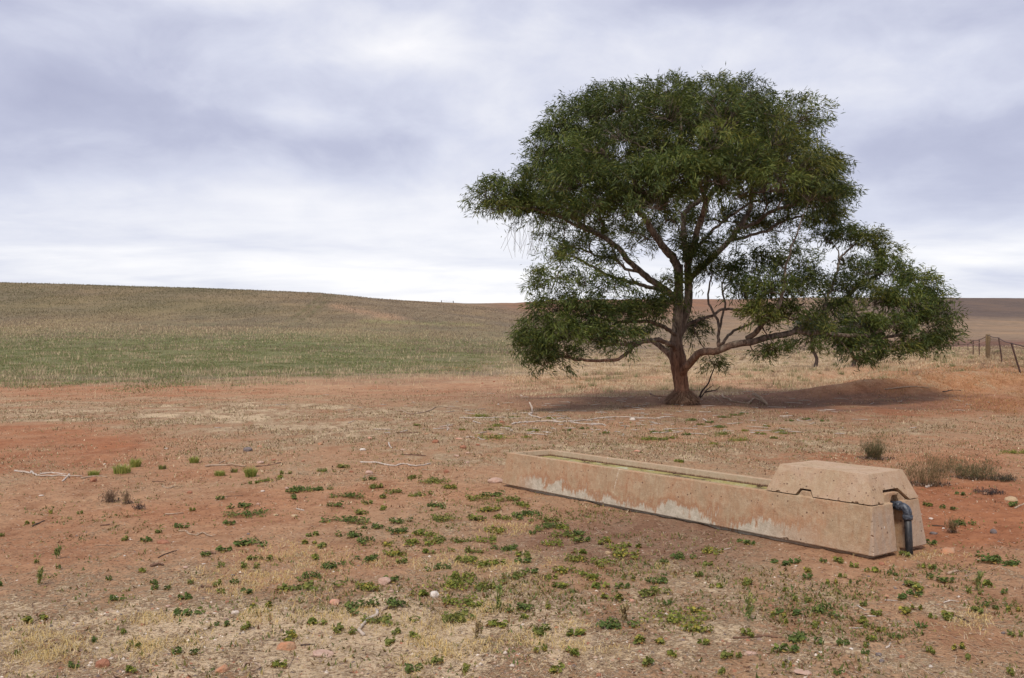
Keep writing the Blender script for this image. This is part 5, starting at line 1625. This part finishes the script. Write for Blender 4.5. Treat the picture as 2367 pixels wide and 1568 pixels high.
def weed_mesh(R_, n, hue, seed):
    g = np.random.default_rng(seed)
    V, F, Cc = [], [], []
    off = 0
    nsub = max(3, int(n / 26))
    sub = np.stack([g.normal(0, R_ * 0.60, nsub), g.normal(0, R_ * 0.50, nsub)], -1)
    for k in range(n):
        s = sub[g.integers(0, nsub)]
        rr = R_ * 0.34 * math.sqrt(g.random())
        a = g.random() * 6.283
        x, y = s[0] + rr * math.cos(a), s[1] + rr * math.sin(a)
        edge = math.hypot(x, y) / R_
        dead = g.random() < 0.12 + 0.22 * min(edge, 1.2)
        z = 0.006 if dead else (0.008 + (0.25 * R_ + 0.022) * max(0.15, 1 - (rr / (R_ * 0.45)) ** 2) * g.random())
        ls = (0.0055 + 0.0075 * g.random()) * (0.85 if dead else 1)
        nrm = np.array([math.cos(a) * 0.55 + g.normal(0, .6), math.sin(a) * 0.55 + g.normal(0, .6), 0.9])
        nrm /= np.linalg.norm(nrm)
        t1 = np.cross(nrm, [math.sin(a), -math.cos(a), 0.2])
        t1 /= np.linalg.norm(t1)
        t2 = np.cross(nrm, t1)
        c = np.array([x, y, z])
        V.append(c - nrm * ls * 0.18)
        for i in range(6):
            th = i * math.pi / 3 + g.normal(0, 0.12)
            q = ls * (0.82 + 0.3 * g.random()) * (0.55 if i == 3 else 1)
            V.append(c + (t1 * math.cos(th) + t2 * math.sin(th)) * q + nrm * ls * (0.12 if i % 2 else -0.02))
        F += [(off, off + 1 + i, off + 1 + (i + 1) % 6) for i in range(6)]
        base = HUE[hue][g.integers(0, len(HUE[hue]))] if not dead else ((0.36, 0.25, 0.11), (0.42, 0.33, 0.15), (0.25, 0.13, 0.07))[g.integers(0, 3)]
        cc = np.clip(np.array(base) * (1 + g.normal(0, 0.16)) * np.array([1.06, 1.0, 0.72]), 0.01, 0.8)
        Cc += [cc] * 7
        off += 7
    # runners joining the patches of one plant
    for s in sub:
        d_ = np.array([s[0], s[1], 0.0])
        L = np.linalg.norm(d_) + 1e-6
        sd2 = np.array([-d_[1], d_[0], 0]) / L * 0.0025
        V += [-sd2 + [0, 0, .006], sd2 + [0, 0, .006], d_ + sd2 + [0, 0, .010], d_ - sd2 + [0, 0, .010]]
        F += [(off, off + 1, off + 2), (off, off + 2, off + 3)]
        Cc += [np.array((0.24, 0.17, 0.08))] * 4
        off += 4
    # stalks
    for k in range(n // 5):
        s = sub[g.integers(0, nsub)]
        a = g.random() * 6.283
        L = R_ * (0.2 + 0.3 * g.random())
        e = np.array([s[0] + math.cos(a) * L, s[1] + math.sin(a) * L, 0.012 + 0.03 * g.random()])
        sd2 = np.array([-math.sin(a), math.cos(a), 0]) * 0.002
        V += [np.array([s[0], s[1], 0.0]) - sd2, np.array([s[0], s[1], 0.0]) + sd2, e]
        F.append((off, off + 1, off + 2))
        Cc += [np.array((0.20, 0.17, 0.07))] * 3
        off += 3
    o = mesh_np('weed', np.array(V), np.array(F), M_WEED, None, False, {'Col': np.array(Cc)})
    me = o.data
    bpy.data.objects.remove(o)
    return me


WM = {}
sd_i = 100
for hue in 'gmyl':
    for sz, R_, n in ((0, 0.05, 80), (1, 0.09, 200), (2, 0.15, 420)):
        for rep in range(3):
            sd_i += 1
            WM[(hue, sz, rep)] = (weed_mesh(R_, n, hue, sd_i), R_)
WEEDS = """567 1166 22 g;587 1182 29 g;690 1127 28 g;735 1129 18 g;685 1134 14 g;677 1149 13 g;808 1143 24 g;784 1165 17 g;846 1161 13;625 1109 13;590 1115 11;652 1102 11;752 1088 12;793 1077 15;661 1093 11;862 1106 13 g;868 1123 18;956 1103 14;
1007 1108 27;1041 1124 18 y;913 1135 15;976 1142 16;889 1148 12;1009 1168 20;806 1197 35 g;835 1184 17;887 1176 12;873 1216 20 g;929 1203 20;1020 1194 28;819 1235 25 g;835 1250 20 g;918 1224 22;973 1231 25;965 1253 26;1009 1246 22;1049 1249 20;
724 1234 16;577 1253 30 g;712 1255 14 y;742 1260 14;893 1259 14;918 1279 25 y;982 1275 16 l;849 1289 22;936 1299 16;1009 1311 22 g;733 1288 15 l;759 1307 24 g;1079 1292 24;612 1291 14;578 1290 13;704 1333 22 g;579 1309 17;722 1354 35;661 1360 15 l;572 1368 13;
846 1355 27 y;920 1340 19 g;1045 1344 45 l;915 1393 32 g;813 1402 32;1056 1385 30 l;610 1400 19 y;719 1438 23 l;799 1458 22;900 1434 32;672 1472 24;570 1451 15 y;893 1485 17;915 1461 13;646 1536 18;1005 1527 17;934 1548 22;1078 1550 13;1085 1420 30;1049 1431 26;
1140 1224 22 y;1275 1213 28 g;1222 1233 9;1276 1254 19 l;1354 1249 16 g;1329 1249 8;1169 1265 25 g;1206 1280 18;1230 1296 20 g;1452 1276 30 y;1568 1284 22 g;1526 1299 10 g;1652 1272 22 y;1629 1304 15;1335 1291 22;1309 1315 24 y;1177 1332 25;1246 1321 18;1272 1334 16 l;1367 1332 24;1378 1355 22;1453 1338 12;1446 1358 15;1533 1340 24 g;1507 1369 29;1623 1330 14;1663 1355 16 l;1729 1348 17 y;1214 1403 26 g;1267 1406 8 y;1211 1429 11;1409 1440 36 g;1571 1422 45 l;1605 1411 18 y;1602 1451 29 y;1256 1461 26;1335 1464 22 l;1494 1480 27 y;1333 1509 21 l;1555 1514 13;1507 1532 20;1285 1548 22 y;1629 1488 15 l;1673 1514 18;1668 1554 10;1731 1466 17 y;1539 1398 11 g;1254 1503 14;
1806 1301 17 g;1832 1299 13 g;1910 1300 8 g;1942 1297 14 y;1977 1310 11;2022 1317 17;1866 1320 12;1862 1335 12;1793 1327 7;1942 1334 10 l;1974 1349 8 g;1920 1348 12 y;1814 1367 8 l;2062 1328 10;2102 1329 5;2163 1314 12;2135 1311 10 l;2159 1338 14 g;2198 1345 13 g;2231 1360 7;2285 1348 20 l;2254 1369 14;2326 1372 9 g;2102 1351 22;2122 1362 15;2081 1382 15;2131 1376 17 g;1853 1387 16;1873 1391 8;1900 1411 27 g;1824 1415 20 g;1796 1424 14 y;1818 1439 10;1886 1449 12;2001 1400 10;1993 1435 17 y;2010 1452 10;2032 1421 12;2035 1459 10;2091 1412 20 y;2122 1407 10;2150 1427 10;2194 1427 19 y;2128 1451 9 g;2253 1412 15;2288 1403 13;2339 1411 12;2081 1477 9 g;1858 1477 30 g;1829 1503 23 g;1934 1486 14;2015 1480 11;2007 1494 11;2010 1514 9;2153 1508 11 y;2218 1497 15 y;2235 1522 9;2350 1469 12;1817 1542 9;1927 1558 11 g;2339 1559 10;1713 1520 10;
2291 1286 30 g;2330 1300 22 g;2215 1207 20 g;2150 1167 12;2190 1174 12 g;2348 1166 14;2345 1043 17 l;2221 1142 9 g;2153 1256 15 g;2086 1281 14;1720 1253 12;1737 1258 11 g;2380 1280 18 g;
1516 998 11;1499 1012 18 l;1535 1014 13;1557 1011 10 l;1551 996 9;1591 1003 11;1664 985 14 g;1670 1001 15;1709 1014 17 l;1724 995 8;1754 1001 11 l;1774 985 8;1803 996 14;1822 1001 10;1789 1012 9;1652 1025 9;1628 1026 7 g;1599 969 13 g;1646 975 10 g;1619 981 8;1673 963 10 g;1695 958 10 g;1719 955 8 g;1748 961 6 g;1778 955 6 g;1573 1066 12 l;1611 993 6;1870 968 10 g;1905 972 9 g;1830 972 8 g;
1057 999 7;1069 993 8;1145 982 15;1127 992 10;1141 1006 25 l;1177 987 8;1238 994 12 l;1273 966 9;1106 958 18 l;1039 951 6;1191 963 10;1004 988 7;964 982 9;1312 994 9;1345 990 8;1400 1000 9;1215 1010 9 l;
415 1216 14 g;331 1246 14 g;290 1247 10;326 1231 7;366 1231 9;540 1210 14 g;444 1179 8 y;513 1153 9 g;186 1186 7;116 1186 6;67 1210 9;464 1283 11 g;128 1277 10;83 1300 6;250 1338 8 g;331 1320 10;136 1315 6 g;350 1347 9 g;371 1360 15 g;266 1385 14 g;420 1378 17;504 1351 13 y;507 1369 9;533 1347 10 g;511 1307 10;424 1416 25 g;74 1432 22 y;219 1483 9 g;315 1494 13 y;282 1463 8;427 1509 20 g;168 1541 12 g;295 1550 16 l;203 1434 7;250 1436 6;514 1445 12 g;442 1349 8;530 1271 18 g;3 1353 8;3 1239 6;36 1514 8 l;1105 1150 20 l;1125 1175 24;1150 1140 22 g;1180 1150 22;1205 1165 18 l;1195 1190 24;1230 1185 20 g;1255 1200 18;1300 1220 18 l;1310 1235 22;1340 1232 20 g;1100 1195 24;1120 1245 22 l;1155 1195 18;1400 1250 18;1425 1262 20 l;1470 1262 14;1350 1275 18 l;1400 1300 22;1080 1270 20;1115 1300 24 l;1150 1300 18;1060 1330 22 l;1120 1355 26;1295 1355 18 l;1420 1380 20;980 1370 22 l;1150 1440 24 l;1105 1400 20;950 1470 18 l"""
wr = random.Random(5)
nw = 0
for tok in WEEDS.replace('\n', '').split(';'):
    q = tok.split()
    if len(q) < 3 or (float(q[2]) <= 7 and float(q[1]) > 940 and nw % 1 == 0 and float(q[0]) > 200):
        continue
    xd, yd, r = float(q[0]), float(q[1]), float(q[2])
    hue = q[3] if len(q) > 3 else wr.choice('mmmgly')
    c = at(xd, yd + r * 0.30)
    Rw = r * c.y / FD
    sz = 0 if Rw < 0.068 else 1 if Rw < 0.115 else 2
    me, R0 = WM[(hue, sz, nw % 3)]
    o = bpy.data.objects.new('weed', me)
    COL.objects.link(o)
    k = Rw / R0 * 1.0
    o.location = c
    o.scale = (k * 1.15, k, 0.75 + 0.3 * k)
    o.rotation_euler = (0, 0, (0 if wr.random() < 0.5 else math.pi) + wr.uniform(-0.7, 0.7))
    tag(o, cat='weed', group='low green weeds on the soil')
    reg(o, f'{("small ", "", "broad ")[sz]}{HN[hue]} weed', c)
    nw += 1
print('weeds', nw)

# ------------------------------------------------------------------ wire fence on the bank
FP = [(2238, 86, 12, 0, 1.12), (2250, 68, 12, 0, 1.15), (2264, 62, 12, 0, 1.18), (2284, 52, 0, 0, 1.42), (2319, 44, 10, -10, 1.25), (2364, 36.5, 10, -26, 1.25), (2440, 31, 10, -8, 1.25)]
fb = []
for (xd, D, *_r) in FP:
    x_ = (xd - CX) / FD * D
    fb.append(Vector((x_, D, float(ground_z(x_, D)))))
fo = fb[3]
fence = empty('wire_fence', fo, 'sagging wire fence with one wooden post and leaning rusty iron posts on the bank', 'fence')
tops = []
for k, ((xd, D, _a, leanpx, H), p) in enumerate(zip(FP, fb)):
    top = Vector((leanpx * D / FD, 0, H))
    if k == 0:
        top.z = 0.75
    base = p - fo
    tops.append(base + top)
    if k == 3:
        n_ = 9
        path = np.array([tuple(base + Vector((0, 0, -0.3)).lerp(top, i / (n_ - 1))) for i in range(n_)])
        tubes_obj('post', [(path, [0.125 * (1 + 0.08 * math.sin(i * 2.1)) for i in range(n_)], 9, 0.18)], M_POSTW, fence)['label'] = 'thick split wooden post'
    else:
        path = np.array([tuple(base + Vector((0, 0, -0.3)).lerp(top, i / 4)) for i in range(5)])
        tubes_obj('post', [(path, [0.034] * 5, 8)], M_RUST, fence)
gully = Vector((fb[0].x - 1.2, fb[0].y + 8, fb[0].z + 0.3)) - fo
ends = [gully] + tops


def wire(a, b, sag, r):
    pp = np.array([tuple(a.lerp(b, s) - Vector((0, 0, sag * 4 * s * (1 - s)))) for s in np.linspace(0, 1, 10)])
    return (pp, [r] * 10, 5)


tubes_obj('top_rail', [wire(a - Vector((0, 0, .02)), b - Vector((0, 0, .02)), 0.05, 0.024) for a, b in zip(ends, ends[1:])], M_RUST, fence)
tubes_obj('wire', [wire(tops[1] - Vector((0, 0, .35)), tops[3] - Vector((0, 0, .30)), 0.02, 0.013)], M_WHITEW, fence)
net = []
for a, b, pa, pb in zip(tops[3:], tops[4:], fb[3:], fb[4:]):
    ga, gb = pa - fo, pb - fo
    for h in (0.08, 0.24, 0.40, 0.56, 0.72, 0.88):
        net.append(wire(ga.lerp(a, h), gb.lerp(b, h), 0.02, 0.0045))
    m_ = 26
    for i in range(1, m_):
        s = i / m_
        net.append((np.array([tuple(ga.lerp(gb, s)), tuple((ga.lerp(gb, s)).lerp(a.lerp(b, s), 0.9))]), [0.0035] * 2, 4))
for a, b, pa, pb in zip(tops[:3], tops[1:4], fb[:3], fb[1:4]):
    ga, gb = pa - fo, pb - fo
    for h in (0.3, 0.6):
        net.append(wire(ga.lerp(a, h), gb.lerp(b, h), 0.02, 0.006))
tag(tubes_obj('netting', net, M_RUST, fence), kind='stuff')
MARKS.append(('the wire fence', Vector(fb[4])))
bush(2300, 822, 26, 14, 500, [(0.13, 0.09, 0.075), (0.18, 0.13, 0.09), (0.10, 0.075, 0.06)], 1.1, 'dark brown tussock bush at the foot of the wooden fence post', None, w=0.02, base=0.8)
# two far posts of a fence on the skyline
fars = []
for xd in (1020.5, 1048):
    D = 330.0
    ys_ = np.linspace(240, 480, 60)
    xs_ = (xd - CX) / FD * ys_
    zs_ = ground_z(xs_, ys_)
    i = int(np.argmax((zs_ - EYE) / ys_))
    fars.append(Vector((xs_[i], ys_[i], zs_[i])))
ff = empty('skyline_fence', fars[0], 'far fence of two posts standing on the skyline of the hill', 'fence')
for p in fars:
    q = p - fars[0]
    tubes_obj('post', [(np.array([(q.x, q.y, q.z - .3), (q.x, q.y, q.z + .75)]), [0.16, 0.16], 6)], M_DARKW, ff)
tubes_obj('wire', [wire(Vector((0, 0, .6)), fars[1] - fars[0] + Vector((0, 0, .6)), 0.05, 0.03)], M_DARKW, ff)


# ------------------------------------------------------------------ two small trees in the gully beyond
def gully_tree(xd, D, top_y, crown, label, lean=0.3):
    x_ = (xd - CX) / FD * D
    g = Vector((x_, D, float(ground_z(x_, D))))
    r_ = empty('gully_tree', g, label, 'tree', 'small trees in the gully')
    H = EYE - (top_y - CY) / FD * D - g.z
    path = catmull([(0, 0, -.3), (0.16, 0, H * .3), (-0.16, 0, H * .65), (lean, 0.1, H)], 0.2)
    wood = [(path, np.linspace(0.15, 0.07, len(path)), 9, 0.3)]
    for k in range(7):
        a = rng.random() * 6.28
        q = catmull([path[-4], path[-1] + np.array([math.cos(a) * .5, math.sin(a) * .5, .5]), path[-1] + np.array([math.cos(a) * 1.1, math.sin(a) * 1.1, .7 + .6 * rng.random()])], 0.2)
        wood.append((q, np.linspace(0.06, 0.015, len(q)), 5, 0.15))
    tubes_obj('trunk', wood, M_DARKW, r_)
    n = 7000
    cl_ = np.array([path[-1] + rng.normal(0, 1, 3) * np.array([crown, crown, crown * .5]) + np.array([0, 0, .7]) for _ in range(60)])
    b = cl_[rng.integers(0, 60, n)] + rng.normal(0, 0.22, (n, 3))
    dr = rng.normal(0, 1, (n, 3)) + np.array([0, 0, -.4])
    dr /= np.linalg.norm(dr, axis=1)[:, None]
    tag(leaves_obj('crown', b, dr, 0.13 + 0.08 * rng.random(n), tones(n, (0.05, 0.075, 0.045), (0.07, 0.095, 0.055), (0.04, 0.06, 0.035)), M_LEAF, r_, 0.25), kind='stuff')


gully_tree(1970, 57, 785, 0.75, 'small grey-trunked tree in the gully, seen under the right lobe of the gum')
gully_tree(1883, 62, 783, 0.6, 'slighter gully tree half hidden behind the low right limb', -0.2)

# ------------------------------------------------------------------ labels that single each one out
DIRW = {'b': 'behind', 'f': 'before', 's': 'beside'}


def near_marks(p, own):
    ms = [(m, q) for m, q in MARKS if (q - p).length > 0.03]
    return sorted(ms, key=lambda t: (t[1] - p).length)


def rel(p, q):
    dx_, dy_ = p.x - q.x, (p.y - q.y) * 0.75
    return 's' if abs(dx_) > abs(dy_) * 1.25 else 'b' if dy_ > 0 else 'f'


pend = []
for (o, words, p, label) in THINGS:
    if label:
        o['label'] = label
    else:
        pend.append((o, words, p, near_marks(p, o)))


def count(keys):
    dct = {}
    for i, k in keys.items():
        dct.setdefault(k, []).append(i)
    return dct


def l1(t):
    return f'{t[1]} {DIRW[rel(t[2], t[3][0][1])]} {t[3][0][0]}'


keys = {i: l1(t) for i, t in enumerate(pend)}
for k, ids in list(count(keys).items()):
    if len(ids) > 1:
        for i in ids:
            t_ = pend[i]
            m0 = t_[3][0][1]
            v0 = (t_[2] - m0)
            best = max(t_[3][1:9], key=lambda mq: (v0.normalized().dot((mq[1] - m0).normalized()) if v0.length > 1e-4 else 0) - 0.04 * (mq[1] - t_[2]).length)
            keys[i] = l1(t_) + ', towards ' + best[0]
ordw = ['nearest', 'second nearest', 'third nearest', 'fourth nearest', 'fifth nearest', 'sixth nearest', 'seventh nearest', 'eighth nearest']
for k, ids in list(count(keys).items()):
    if len(ids) > 1:
        ids = sorted(ids, key=lambda i: (pend[i][2] - pend[i][3][0][1]).length)
        for j, i in enumerate(ids):
            keys[i] = ordw[min(j, 7)] + ' ' + k
for i, t_ in enumerate(pend):
    t_[0]['label'] = keys[i]
print('objects', len(bpy.data.objects))
